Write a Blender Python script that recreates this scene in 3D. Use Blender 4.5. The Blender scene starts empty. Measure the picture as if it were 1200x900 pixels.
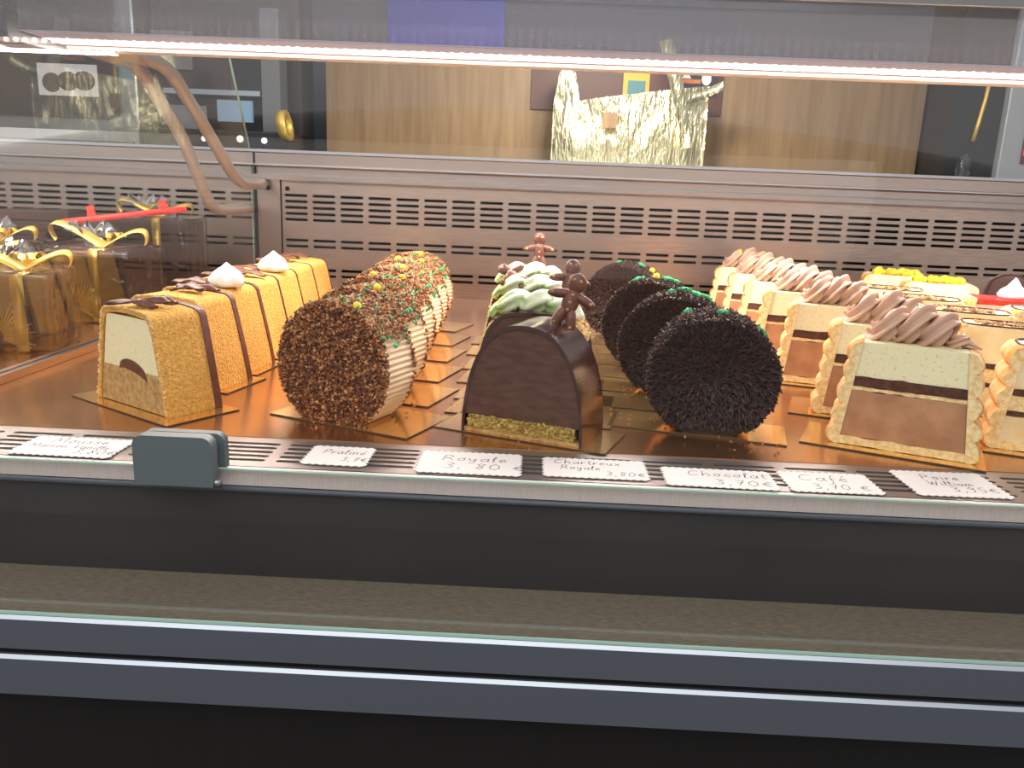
import bpy, math, random
from mathutils import Vector, Matrix, noise
R = math.radians
PI = math.pi
DZ = 0.95            # height of the display deck above the shop floor
scene = bpy.context.scene
col = scene.collection
rnd = random.Random(7)

# ------------------------------------------------------------------ materials
def new_mat(name):
    m = bpy.data.materials.new(name); m.use_nodes = True
    nt = m.node_tree; b = nt.nodes['Principled BSDF']
    return m, nt, b

def lin(c):
    return tuple(((v / 255) / 12.92 if v / 255 <= .04045 else ((v / 255 + .055) / 1.055) ** 2.4) for v in c) + (1,)

def mat(name, c, rough=.5, metal=0, var=.0, vscale=60, bump=0, bscale=300, stretch=None, c2=None,
        coat=0, spec=.5, emit=0, detail=4, ramp=(.35, .65), sss=0, bdist=.001, tr=0, bstretch=None):
    m, nt, b = new_mat(name)
    N = nt.nodes; L = nt.links
    b.inputs['Roughness'].default_value = rough
    b.inputs['Metallic'].default_value = metal
    b.inputs['Specular IOR Level'].default_value = spec
    b.inputs['Coat Weight'].default_value = coat
    b.inputs['Coat Roughness'].default_value = .12
    if tr: b.inputs['Transmission Weight'].default_value = tr
    if sss:
        b.inputs['Subsurface Weight'].default_value = sss
        b.inputs['Subsurface Radius'].default_value = (1, .6, .35)
        b.inputs['Subsurface Scale'].default_value = .004
    tc = N.new('ShaderNodeTexCoord')
    def vec(st):
        if not st: return tc.outputs['Object']
        mp = N.new('ShaderNodeMapping'); mp.inputs['Scale'].default_value = st
        L.new(tc.outputs['Object'], mp.inputs['Vector']); return mp.outputs[0]
    cl = lin(c)
    if c2 or var:
        if c2: cb = lin(c2)
        else:
            cb = tuple(min(1, v * (1 + var)) for v in cl[:3]) + (1,)
            cl = tuple(v * (1 - var) for v in cl[:3]) + (1,)
        n = N.new('ShaderNodeTexNoise'); n.inputs['Scale'].default_value = vscale; n.inputs['Detail'].default_value = detail
        L.new(vec(stretch), n.inputs['Vector'])
        r = N.new('ShaderNodeValToRGB'); r.color_ramp.elements[0].position = ramp[0]; r.color_ramp.elements[1].position = ramp[1]
        r.color_ramp.elements[0].color = cl; r.color_ramp.elements[1].color = cb
        L.new(n.outputs['Fac'], r.inputs[0]); L.new(r.outputs[0], b.inputs['Base Color'])
    else:
        b.inputs['Base Color'].default_value = cl
    if bump:
        n2 = N.new('ShaderNodeTexNoise'); n2.inputs['Scale'].default_value = bscale; n2.inputs['Detail'].default_value = 3
        L.new(vec(bstretch or stretch), n2.inputs['Vector'])
        bp = N.new('ShaderNodeBump'); bp.inputs['Strength'].default_value = bump; bp.inputs['Distance'].default_value = bdist
        L.new(n2.outputs['Fac'], bp.inputs['Height']); L.new(bp.outputs[0], b.inputs['Normal'])
    if emit:
        b.inputs['Emission Color'].default_value = lin(c); b.inputs['Emission Strength'].default_value = emit
    return m

def glass_mat(name, tint=(1, 1, 1), ior=1.45, rough=.0, gloss=1.0):
    m = bpy.data.materials.new(name); m.use_nodes = True
    nt = m.node_tree; nt.nodes.clear(); N = nt.nodes; L = nt.links
    out = N.new('ShaderNodeOutputMaterial'); mx = N.new('ShaderNodeMixShader')
    t = N.new('ShaderNodeBsdfTransparent'); t.inputs[0].default_value = tint + (1,)
    g = N.new('ShaderNodeBsdfGlossy'); g.inputs['Roughness'].default_value = rough
    fr = N.new('ShaderNodeFresnel'); fr.inputs['IOR'].default_value = ior
    mu = N.new('ShaderNodeMath'); mu.operation = 'MULTIPLY'; mu.inputs[1].default_value = gloss
    L.new(fr.outputs[0], mu.inputs[0]); L.new(mu.outputs[0], mx.inputs[0])
    L.new(t.outputs[0], mx.inputs[1]); L.new(g.outputs[0], mx.inputs[2]); L.new(mx.outputs[0], out.inputs[0])
    return m

M = {}
M['steel'] = mat('brushed_steel', (176, 164, 158), .3, 1, var=.08, vscale=30, stretch=(2, 60, 60), bump=.08, bscale=200, bstretch=(1, 40, 40), bdist=.0004)
M['steel_panel'] = mat('steel_panel', (176, 162, 154), .34, 1, var=.10, vscale=12, stretch=(3, 1, 30), bump=.05, bscale=100, bstretch=(2, 30, 30), bdist=.0004)
M['steel_tray'] = mat('tray_steel', (206, 154, 108), .19, .92, var=.12, vscale=14, bump=.05, bscale=40)
M['steel_vent'] = mat('vent_steel', (168, 158, 154), .36, .8, var=.06, vscale=30)
M['steel_lip'] = mat('lip_steel', (240, 226, 222), .5, .25, var=.07, vscale=120, stretch=(20, 1, 1))
M['alu'] = mat('grey_aluminium', (92, 98, 110), .5, .3)
M['alu_hi'] = mat('pale_metal_and_highlight', (176, 186, 198), .4, .6)  # pale metal of the cup ledge; elsewhere a highlight put into the colour
M['black'] = mat('black_void', (6, 6, 7), .8)
M['blackwood'] = mat('black_laminate', (10, 9, 9), .6, var=.35, vscale=8, stretch=(60, 60, 1.5))
M['fascia'] = mat('dark_fascia', (58, 57, 57), .45, .2, var=.1, vscale=6)
M['ledge'] = mat('brown_grained_ledge', (122, 112, 98), .6, .0, c2=(98, 90, 78), vscale=14, stretch=(14, 60, 8), bump=.2, bscale=60, bdist=.0006)
M['clamp'] = mat('grey_plastic', (92, 104, 108), .42)
M['clampmetal'] = mat('clamp_metal', (170, 175, 175), .3, .9)
M['tube'] = mat('satin_tube', (186, 176, 168), .36, .55)
M['barpink'] = mat('lamp_profile', (214, 186, 178), .4, .35)
M['whiteplastic'] = mat('white_plastic', (236, 232, 230), .4)
M['glass'] = glass_mat('clear_glass', (.975, .98, .975), 1.45, rough=.02, gloss=.16)
M['frontglass'] = glass_mat('front_glass', (.985, .99, .987), 1.45, gloss=.16)
M['shelfglass'] = glass_mat('smoked_shelf_glass', (.80, .83, .90), 1.5, rough=.3, gloss=.08)
M['glassedge'] = mat('green_glass_edge', (168, 205, 190), .2, 0, spec=.8)
M['led'] = mat('led_light', (255, 236, 228), emit=9)
M['ledstrip'] = mat('led_backing', (255, 226, 216), emit=1.3)
M['gold'] = mat('gold_card', (250, 204, 136), .16, .9, var=.12, vscale=18, bump=.06, bscale=30, bdist=.001)
M['goldedge'] = mat('card_edge', (96, 78, 60), .5, .3)
M['paper'] = mat('white_card', (243, 236, 234), .7, var=.02, vscale=40)
M['ink'] = mat('grey_ink', (52, 52, 62), .6)
# cakes
M['sponge'] = mat('golden_sponge', (246, 198, 112), .85, c2=(218, 154, 72), vscale=420, bump=1, bscale=650, bdist=.003, spec=.15, ramp=(.3, .7))
M['spongecut'] = mat('cut_sponge', (248, 226, 176), .9, c2=(226, 190, 130), vscale=300, bump=.6, bscale=900, bdist=.001, spec=.2)
M['vanilla'] = mat('vanilla_mousse', (238, 230, 190), .6, c2=(190, 176, 128), vscale=420, ramp=(.58, .80), bump=.2, bscale=500, bdist=.0006, sss=.15)
M['chestnut'] = mat('chestnut_mousse', (196, 164, 112), .8, c2=(164, 126, 74), vscale=240, bump=.5, bscale=700, bdist=.001)
M['darkchoc'] = mat('dark_chocolate', (62, 34, 25), .4, bump=.15, bscale=400, bdist=.0005)
M['glaze'] = mat('chocolate_glaze', (62, 34, 27), .16, coat=.6, bump=.25, bscale=60, bdist=.0012)
M['mousse'] = mat('chocolate_mousse', (92, 62, 50), .75, c2=(74, 48, 38), vscale=90, bump=.3, bscale=500, bdist=.0006, stretch=(1, 1, 3))
M['biscuit'] = mat('pale_biscuit', (214, 188, 110), .9, c2=(152, 122, 56), vscale=380, bump=.9, bscale=700, bdist=.0015)
M['ganache'] = mat('milk_ganache', (112, 66, 50), .45, c2=(92, 50, 38), vscale=200, bump=.3, bscale=300)
M['nut1'] = mat('roasted_nut', (150, 92, 52), .6, var=.3, vscale=400)
M['nut2'] = mat('dark_nut', (96, 54, 34), .6, var=.3, vscale=400)
M['nut3'] = mat('pale_nut', (196, 142, 92), .6)
M['shave1'] = mat('chocolate_shaving', (46, 27, 24), .6)
M['shave2'] = mat('chocolate_shaving_light', (72, 42, 36), .55)
M['buttercream'] = mat('praline_buttercream', (238, 208, 172), .5, sss=.15)
M['cocoacream'] = mat('coffee_cream_piping', (200, 162, 140), .48, sss=.12, bump=.1, bscale=300)
M['whitecream'] = mat('white_cream', (246, 243, 232), .45, sss=.15)
M['mint'] = mat('green_white_cream', (244, 244, 222), .4, c2=(166, 196, 116), vscale=45, ramp=(.45, .62))
M['meringue'] = mat('meringue', (250, 249, 247), .5, sss=.1)
M['yellow'] = mat('yellow_sugar', (250, 214, 40), .35)
M['green'] = mat('green_icing', (60, 178, 116), .45)
M['ladyfinger'] = mat('ladyfinger', (246, 218, 166), .85, c2=(214, 146, 78), vscale=38, bump=.6, bscale=600, bdist=.0012, spec=.2)
M['coffee'] = mat('coffee_mousse', (190, 140, 102), .6, c2=(164, 116, 82), vscale=50, bump=.5, bscale=160, bdist=.001)
M['brownlayer'] = mat('chocolate_sponge_layer', (98, 58, 40), .85, c2=(70, 38, 26), vscale=260, bump=.6, bscale=700, bdist=.001)
M['crumbs'] = mat('toasted_crumbs', (216, 170, 116), .8, c2=(150, 96, 62), vscale=300)
M['pear'] = mat('pear_mousse', (240, 226, 186), .6, c2=(228, 204, 150), vscale=60, sss=.1)
M['lemon'] = mat('yellow_fruit', (250, 208, 30), .3, c2=(230, 170, 20), vscale=80, coat=.5)
M['red'] = mat('red_fruit_glaze', (176, 34, 34), .25, coat=.6, c2=(210, 50, 50), vscale=120)
M['pinkmousse'] = mat('pink_mousse', (236, 196, 180), .6)
M['almond'] = mat('chopped_almonds', (240, 216, 160), .8, c2=(222, 186, 120), vscale=300)
# gifts and room
M['choco_gift'] = mat('brown_gift_box', (62, 36, 30), .5, c2=(40, 24, 20), vscale=25, coat=.08)
M['goldpaper'] = mat('gold_ribbon', (232, 196, 98), .38, .55, var=.1, vscale=40)
M['cello'] = glass_mat('cellophane', (.93, .93, .95), 1.5, rough=.10, gloss=1.3)
_n = M['cello'].node_tree; _t = _n.nodes.new('ShaderNodeTexNoise'); _t.inputs['Scale'].default_value = 45
_b = _n.nodes.new('ShaderNodeBump'); _b.inputs['Strength'].default_value = 1; _b.inputs['Distance'].default_value = .01
_c = _n.nodes.new('ShaderNodeTexCoord'); _n.links.new(_c.outputs['Object'], _t.inputs['Vector']); _n.links.new(_t.outputs['Fac'], _b.inputs['Height'])
for _x in _n.nodes:
    if _x.type in ('BSDF_GLOSSY', 'FRESNEL'): _n.links.new(_b.outputs[0], _x.inputs['Normal'])
M['redplastic'] = mat('red_plastic', (226, 58, 50), .45)
M['wood'] = mat('pale_oak_veneer', (154, 124, 90), .5, c2=(134, 106, 74), vscale=7, stretch=(9, 9, .7), detail=6)
M['wall'] = mat('grey_wall', (82, 86, 98), .9)
M['floor'] = mat('grey_floor_tiles', (98, 94, 90), .5, var=.1, vscale=6)
M['blue'] = mat('blue_panel', (46, 58, 170), .6)
M['steeldark'] = mat('appliance_steel', (150, 152, 152), .3, .9, var=.05, vscale=10)
M['blackgloss'] = mat('black_glass', (14, 14, 16), .32, spec=.6)
M['appl'] = mat('appliance_grey', (118, 120, 122), .4, .4)
M['screen'] = mat('display_screen', (120, 150, 176), .3, emit=.35)
M['dot'] = mat('white_button_lamp', (240, 240, 235), emit=2)
M['reddot'] = mat('red_display', (255, 50, 40), emit=1.5)
M['foil'] = mat('gold_foil', (250, 240, 196), .3, 1, bump=.7, bscale=26, bstretch=(4, 4, 1), bdist=.012)
M['poster'] = mat('maroon_poster', (84, 36, 26), .5)
M['navy'] = mat('navy_print', (26, 28, 56), .5)
M['orange'] = mat('orange_print', (222, 120, 50), .5)
M['teal'] = mat('teal_print', (70, 130, 140), .5)
M['pyellow'] = mat('yellow_print', (224, 178, 50), .5)
M['fridge'] = mat('light_grey_fridge', (176, 180, 184), .4, .2)

# ------------------------------------------------------------------ mesh helpers
class MB:
    def __init__(s): s.v = []; s.f = []; s.m = []; s.sm = []
    def add(s, verts, faces, mi=0, smooth=False, T=None):
        o = len(s.v)
        if T is not None: verts = [T @ Vector(p) for p in verts]
        s.v += [tuple(p) for p in verts]
        for f in faces:
            s.f.append(tuple(i + o for i in f)); s.m.append(mi); s.sm.append(smooth)
        return s
    def box(s, x0, x1, y0, y1, z0, z1, mi=0, T=None):
        v = [(x, y, z) for x in (x0, x1) for y in (y0, y1) for z in (z0, z1)]
        f = [(0, 1, 3, 2), (4, 6, 7, 5), (0, 4, 5, 1), (2, 3, 7, 6), (0, 2, 6, 4), (1, 5, 7, 3)]
        return s.add(v, f, mi, False, T)
    def prism(s, pts, y0, y1, mi=0, smooth=False, T=None, cap=True):
        """polygon pts (x,z) extruded along y"""
        n = len(pts)
        v = [(x, y0, z) for x, z in pts] + [(x, y1, z) for x, z in pts]
        f = [(i, (i + 1) % n, n + (i + 1) % n, n + i) for i in range(n)]
        s.add(v, f, mi, smooth, T)
        if cap: s.add(v, [tuple(range(n))[::-1], tuple(range(n, 2 * n))], mi, False, T)
        return s
    def plate(s, pts, z0, z1, mi=0, T=None):
        n = len(pts)
        v = [(x, y, z0) for x, y in pts] + [(x, y, z1) for x, y in pts]
        f = [(i, (i + 1) % n, n + (i + 1) % n, n + i) for i in range(n)] + [tuple(range(n))[::-1], tuple(range(n, 2 * n))]
        return s.add(v, f, mi, False, T)
    def ball(s, c, r, mi=0, seg=12, rings=8, T=None, smooth=True):
        rx, ry, rz = (r, r, r) if not isinstance(r, tuple) else r
        v = []; f = []
        for i in range(rings + 1):
            a = PI * i / rings
            for j in range(seg):
                b = 2 * PI * j / seg
                v.append((c[0] + rx * math.sin(a) * math.cos(b), c[1] + ry * math.sin(a) * math.sin(b), c[2] + rz * math.cos(a)))
        for i in range(rings):
            for j in range(seg):
                f.append((i * seg + j, (i + 1) * seg + j, (i + 1) * seg + (j + 1) % seg, i * seg + (j + 1) % seg))
        return s.add(v, f, mi, smooth, T)
    def lathe(s, prof, mi=0, seg=20, T=None, smooth=True):
        v = []; f = []
        for r, z in prof:
            for j in range(seg):
                b = 2 * PI * j / seg; v.append((r * math.cos(b), r * math.sin(b), z))
        for i in range(len(prof) - 1):
            for j in range(seg):
                f.append((i * seg + j, i * seg + (j + 1) % seg, (i + 1) * seg + (j + 1) % seg, (i + 1) * seg + j))
        return s.add(v, f, mi, smooth, T)
    def tube(s, path, rad, mi=0, seg=10, lobes=0, ldepth=.3, closed_ends=True, twist=0, smooth=True):
        P = [Vector(p) for p in path]; n = len(P); v = []; f = []
        up = Vector((0, 0, 1)); prev = None
        for i, p in enumerate(P):
            t = (P[min(i + 1, n - 1)] - P[max(i - 1, 0)])
            if t.length < 1e-9: t = Vector((1, 0, 0))
            t.normalize()
            if prev is None:
                a = up if abs(t.dot(up)) < .9 else Vector((1, 0, 0))
                nx = t.cross(a).normalized()
            else:
                nx = prev - t * prev.dot(t)
                nx = nx.normalized() if nx.length > 1e-6 else prev
            prev = nx; ny = t.cross(nx)
            r = rad[i] if isinstance(rad, (list, tuple)) else rad
            for j in range(seg):
                b = 2 * PI * j / seg
                rr = r * (1 - ldepth * .5 * (1 - math.cos(lobes * b))) if lobes else r
                bb = b + twist * i
                v.append(p + nx * (rr * math.cos(bb)) + ny * (rr * math.sin(bb)))
        for i in range(n - 1):
            for j in range(seg):
                f.append((i * seg + j, i * seg + (j + 1) % seg, (i + 1) * seg + (j + 1) % seg, (i + 1) * seg + j))
        if closed_ends:
            f.append(tuple(range(seg))[::-1]); f.append(tuple(range((n - 1) * seg, n * seg)))
        return s.add(v, f, mi, smooth)
    def ribbon(s, path, width, axis=(0, 1, 0), th=.0004, mi=0):
        """a strip of a given width (along axis) following path"""
        A = Vector(axis).normalized(); P = [Vector(p) for p in path]; n = len(P); v = []; f = []
        for i, p in enumerate(P):
            t = (P[min(i + 1, n - 1)] - P[max(i - 1, 0)]).normalized(); nn = t.cross(A).normalized()
            w = width[i] if isinstance(width, (list, tuple)) else width
            for a, b in ((-.5, -.5), (.5, -.5), (.5, .5), (-.5, .5)):
                v.append(p + A * (a * w) + nn * (b * th))
        for i in range(n - 1):
            for j in range(4):
                f.append((i * 4 + j, i * 4 + (j + 1) % 4, (i + 1) * 4 + (j + 1) % 4, (i + 1) * 4 + j))
        f.append((0, 1, 2, 3)); f.append(tuple((n - 1) * 4 + k for k in (3, 2, 1, 0)))
        return s.add(v, f, mi, True)
    def chip(s, c, size, mi=0, nrm=None, el=1.0, flat=.5, r=rnd):
        """an irregular little crumb"""
        q = Vector((r.uniform(-1, 1), r.uniform(-1, 1), r.uniform(-1, 1))).normalized()
        rot = q.to_track_quat('Z', 'X').to_matrix() @ Matrix.Rotation(r.uniform(0, 6.3), 3, 'Z')
        v = []
        for a in ((1, 0, 0), (-1, 0, 0), (0, 1, 0), (0, -1, 0), (0, 0, 1), (0, 0, -1)):
            w = Vector((a[0] * size * el, a[1] * size, a[2] * size * flat)) * r.uniform(.65, 1.2)
            v.append(Vector(c) + rot @ w)
        f = [(0, 2, 4), (2, 1, 4), (1, 3, 4), (3, 0, 4), (2, 0, 5), (1, 2, 5), (3, 1, 5), (0, 3, 5)]
        return s.add(v, f, mi, False)
    def build(s, name, mats, parent=None, loc=(0, 0, 0), rotz=0, bevel=0, subsurf=0):
        me = bpy.data.meshes.new(name); me.from_pydata(s.v, [], s.f)
        if not isinstance(mats, (list, tuple)): mats = [mats]
        for m in mats: me.materials.append(m)
        me.polygons.foreach_set('material_index', s.m)
        me.polygons.foreach_set('use_smooth', s.sm)
        me.update()
        o = bpy.data.objects.new(name, me); col.objects.link(o)
        o.parent = parent; o.location = loc; o.rotation_euler = (0, 0, rotz)
        if bevel:
            b = o.modifiers.new('b', 'BEVEL'); b.width = bevel; b.segments = 3; b.limit_method = 'ANGLE'; b.angle_limit = R(40)
        if subsurf:
            b = o.modifiers.new('s', 'SUBSURF'); b.levels = b.render_levels = subsurf
        return o

def empty(name, loc=(0, 0, 0), rz=0):
    o = bpy.data.objects.new(name, None); col.objects.link(o); o.empty_display_size = .02
    o.location = loc; o.rotation_euler = (0, 0, rz); return o
def tag(o, label=None, cat=None, group=None, kind=None):
    if label: o['label'] = label
    if cat: o['category'] = cat
    if group: o['group'] = group
    if kind: o['kind'] = kind
    return o
def kids(o): return [c for c in list(bpy.data.objects) if c.parent == o]
def copy_tree(o, parent=None):
    c = o.copy(); col.objects.link(c)
    if parent: c.parent = parent
    for ch in kids(o): copy_tree(ch, c)
    return c
def place(o, x, y, deg, z=0): o.location = (x, y, z); o.rotation_euler = (0, 0, R(deg)); return o

def capsule(cx, cz, w, h, n=6):
    r = h / 2; pts = []
    for k in range(n + 1):
        a = -PI / 2 + PI * k / n; pts.append((cx + w / 2 - r + r * math.cos(a), cz + r * math.sin(a)))
    for k in range(n + 1):
        a = PI / 2 + PI * k / n; pts.append((cx - w / 2 + r + r * math.cos(a), cz + r * math.sin(a)))
    return pts
def slotted(mb, xs, zs, slots_w, slots_h, x0, x1, z0, z1, th, to3):
    """a sheet with real slot holes. xs, zs: slot centres; to3(u,v,d) places a point at depth d."""
    ub = [x0] + [(xs[i] + xs[i + 1]) / 2 for i in range(len(xs) - 1)] + [x1]
    vb = [z0] + [(zs[i] + zs[i + 1]) / 2 for i in range(len(zs) - 1)] + [z1]
    for i, cx in enumerate(xs):
        for k, cz in enumerate(zs):
            cap = capsule(cx, cz, slots_w, slots_h); n = len(cap)
            a0, a1, b0, b1 = ub[i], ub[i + 1], vb[k], vb[k + 1]
            outer = []
            half = n // 2
            for q, (px, pz) in enumerate(cap):
                f = (q % half) / (half - 1)
                if q < half: outer.append((a1, b0 + (b1 - b0) * f))
                else: outer.append((a0, b1 - (b1 - b0) * f))
            v = [to3(x, z, 0) for x, z in outer] + [to3(x, z, 0) for x, z in cap] + [to3(x, z, th) for x, z in cap]
            f = []
            for q in range(n):
                p = (q + 1) % n
                f.append((q, p, n + p, n + q)); f.append((n + q, n + p, 2 * n + p, 2 * n + q))
            mb.add(v, f)

# ------------------------------------------------------------------ room
def struct(name, mb, m): return tag(mb.build(name, m), kind='structure')
struct('floor', MB().box(-3, 3, -2.5, 3.2, -DZ - .05, -DZ), M['floor'])
struct('wall_back', MB().box(-3, 3, 2.62, 2.7, -DZ, 1.75), M['wall'])

# ------------------------------------------------------------------ the display case
case = empty('display_case', (0, 0, -DZ))
tag(case, 'refrigerated glass-fronted bakery display case of brushed steel and grey aluminium', 'display case')
CZ = DZ
def cpart(name, mb, m, parent=None, **k):
    if parent is None: return mb.build(name, m, case, loc=(0, 0, CZ), **k)
    return mb.build(name, m, parent, **k)
XL, XR = -.95, .98
cpart('deck_tray', MB().box(XL, XR, .518, 1.25, -.012, 0), M['steel_tray'])
# front ventilation strip with real slots over a dark duct
vs = MB()
pitch = .0462
xs = [-.0655 + pitch * (i + .5) for i in range(-19, 22)]
zs = [.4735, .4815, .4895, .4975, .5055]
slotted(vs, xs, zs, .0395, .0040, XL, XR, .462, .518, -.0015, lambda u, v, d: (u, v, d - .0005))
cpart('vent_strip', vs, M['steel_vent'])
cpart('air_duct', MB().box(XL, XR, .463, .517, -.03, -.02), M['black'])
# front lip
lip = MB()
lip.box(XL, XR, .4555, .4615, -.0105, -.0008)
cpart('front_lip', lip, M['steel_lip'])
cpart('lip_bead', MB().tube([(XL, .4545, -.0125), (XR, .4545, -.0125)], .0018, seg=10), M['alu'])
# low glass strip standing in front of the lip, held by the clamp
cpart('guard_glass', MB().box(XL, XR, .4515, .4535, -.012, .0005), M['glass'])
cpart('guard_glass_edge', MB().box(XL, XR, .4515, .4535, .0005, .0012), M['glassedge'])
cpart('front_fascia', MB().box(XL, XR, .456, .462, -.090, -.0145), M['fascia'])
cpart('bottom_ledge', MB().box(XL, XR, .402, .456, -.076, -.070), M['ledge'])
# outer aluminium profiles
def profile(z0, z1):
    mb = MB()
    c = .0018
    pts = [(.398, z0), (.398, z1 - c), (.3985 + c * .75, z1), (.47, z1), (.47, z0)]
    v = [(XL, y, z) for y, z in pts] + [(XR, y, z) for y, z in pts]; n = 5
    mi = [0, 1, 0, 0, 0]  # chamfer face gets the pale metal as a painted bevel highlight
    for i in range(n): mb.add([v[i], v[(i + 1) % n], v[n + (i + 1) % n], v[n + i]], [(0, 1, 2, 3)], mi[i])
    mb.add(v, [tuple(range(n)), tuple(range(n, 2 * n))[::-1]], 0)
    return mb
cpart('frame_profile', profile(-.0915, -.0716), [M['alu'], M['alu_hi']])
cpart('frame_profile', profile(-.1205, -.0963), [M['alu'], M['alu_hi']])
cpart('frame_gap', MB().box(XL, XR, .402, .47, -.0966, -.0912), M['black'])
cpart('cabinet_front', MB().box(XL, XR, .415, 1.2, -DZ + .08, -.1205), M['blackwood'])
cpart('plinth', MB().box(XL, XR, .47, 1.15, -DZ, -DZ + .08), M['black'])
# curved front glass
gp = [(.4025, -.0700), (.4055, .0), (.412, .06), (.428, .125), (.455, .19), (.505, .25), (.545, .279), (.590, .2985)]
def sweep_glass(prof, x0, x1, th):
    mb = MB(); n = len(prof)
    off = []
    for i, (y, z) in enumerate(prof):
        a = prof[max(i - 1, 0)]; b = prof[min(i + 1, n - 1)]
        t = Vector((b[0] - a[0], b[1] - a[1])).normalized(); off.append((y + t.y * th, z - t.x * th))
    loop = prof + off[::-1]; m = len(loop)
    v = [(x0, y, z) for y, z in loop] + [(x1, y, z) for y, z in loop]
    f = [(i, (i + 1) % m, m + (i + 1) % m, m + i) for i in range(m)]
    mb.add(v, f, 0, True)
    return mb
gps = []
for i in range(len(gp) - 1):
    p0 = gp[max(i - 1, 0)]; p1 = gp[i]; p2 = gp[i + 1]; p3 = gp[min(i + 2, len(gp) - 1)]
    for k in range(4):
        t = k / 4
        gps.append(tuple(.5 * ((2 * p1[c]) + (-p0[c] + p2[c]) * t + (2 * p0[c] - 5 * p1[c] + 4 * p2[c] - p3[c]) * t * t + (-p0[c] + 3 * p1[c] - 3 * p2[c] + p3[c]) * t ** 3) for c in (0, 1)))
gps.append(gp[-1])
cpart('front_glass', sweep_glass(gps, XL, XR, .004), M['frontglass'])
cpart('glass_bottom_seal', MB().box(XL, XR, .4005, .4070, -.0716, -.0702), M['glassedge'])
# top glass shelf
cpart('glass_shelf', MB().box(XL, XR, .590, .842, .3005, .3065), M['shelfglass'])
cpart('shelf_front_edge', MB().box(XL, XR, .5865, .590, .2985, .3075), M['steeldark'])
# lamp bar below the rear edge of the shelf
lb = MB()
bar_y, bar_z = .850, .2925
prof = [(-.004, .0105), (-.0075, .0075), (-.0075, .0030), (.0005, -.0015), (-.0075, -.0035), (-.0065, -.0062), (.016, -.0062), (.016, .0105)]
v = [(XL, bar_y + y, bar_z + z) for y, z in prof] + [(XR, bar_y + y, bar_z + z) for y, z in prof]
n = len(prof)
for i in range(n):
    lb.add([v[i], v[(i + 1) % n], v[n + (i + 1) % n], v[n + i]], [(0, 1, 2, 3)], 1 if i in (4,) else (2 if i in (5,) else 0))
lb.add(v, [tuple(range(n)), tuple(range(n, 2 * n))[::-1]], 0)
bar = cpart('lamp_bar', lb, [M['barpink'], M['ledstrip'], M['whiteplastic']])
st = MB()
st.box(XL, XR, bar_y - .0072, bar_y - .0062, bar_z - .0022, bar_z + .0032, 0)
x = XL + .006
while x < XR - .006:
    st.ball((x, bar_y - .0078, bar_z + .0006 + rnd.uniform(-.0003, .0003)), (.0031, .0016, .0024), 1, 8, 6)
    x += .0095
tag(cpart('led_strip', st, [M['ledstrip'], M['led']], parent=bar), 'glowing strip of small round white lights')
# black shelf clip
ck = MB()
ck.box(-.502, -.468, .745, .765, .280, .3065); ck.box(-.502, -.468, .745, .765, .3065, .345)
ck.box(-.499, -.471, .765, .846, .279, .2905); ck.tube([(-.504, .752, .316), (-.466, .752, .316)], .007, seg=14)
cpart('shelf_clip', ck, M['blackgloss'], bevel=.002)
# tubular shelf supports
def arm(dx, pts):
    P = [Vector(p) for p in pts]; out = []
    for i in range(len(P) - 1):
        p0 = P[max(i - 1, 0)]; p1 = P[i]; p2 = P[i + 1]; p3 = P[min(i + 2, len(P) - 1)]
        for k in range(6):
            t = k / 6
            out.append(.5 * ((2 * p1) + (p2 - p0) * t + (2 * p0 - 5 * p1 + 4 * p2 - p3) * t * t + (3 * p1 - p0 - 3 * p2 + p3) * t ** 3))
    out.append(P[-1]); return out
cpart('support_tube', MB().tube(arm(0, [(-.468, .852, .291), (-.460, .885, .290), (-.448, .94, .283), (-.444, .985, .250), (-.441, 1.03, .215), (-.438, 1.085, .150), (-.436, 1.105, .131), (-.433, 1.135, .125), (-.431, 1.235, .125)]), .0078, seg=14), M['tube'])
cpart('support_tube', MB().tube(arm(0, [(-.450, .852, .291), (-.440, .90, .292), (-.425, .96, .286), (-.420, 1.01, .254), (-.418, 1.06, .220), (-.416, 1.115, .182), (-.414, 1.140, .168), (-.412, 1.165, .161), (-.410, 1.235, .161)]), .0078, seg=14), M['tube'])
# side partition glass with steel foot rail
pg = MB(); poly = [(.52, .004), (1.245, .004), (1.245, .205), (1.17, .335), (.60, .296), (.46, .19), (.46, .004)]
nn = len(poly); v = [(-.4325, y, z) for y, z in poly] + [(-.4285, y, z) for y, z in poly]
pg.add(v, [(i, (i + 1) % nn, nn + (i + 1) % nn, nn + i) for i in range(nn)] + [tuple(range(nn)), tuple(range(nn, 2 * nn))[::-1]])
cpart('glass_partition', pg, M['glass'])
cpart('partition_edge', MB().tube([(-.4305, 1.2455, .206), (-.4305, 1.1705, .336)], .0016, seg=6).tube([(-.4305, 1.2455, .03), (-.4305, 1.2455, .206)], .001, seg=6), M['glassedge'])
cpart('foot_rail', MB().box(-.4375, -.4325, .52, 1.245, .0002, .007).box(-.4285, -.4235, .52, 1.245, .0002, .007), M['steel'])
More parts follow.
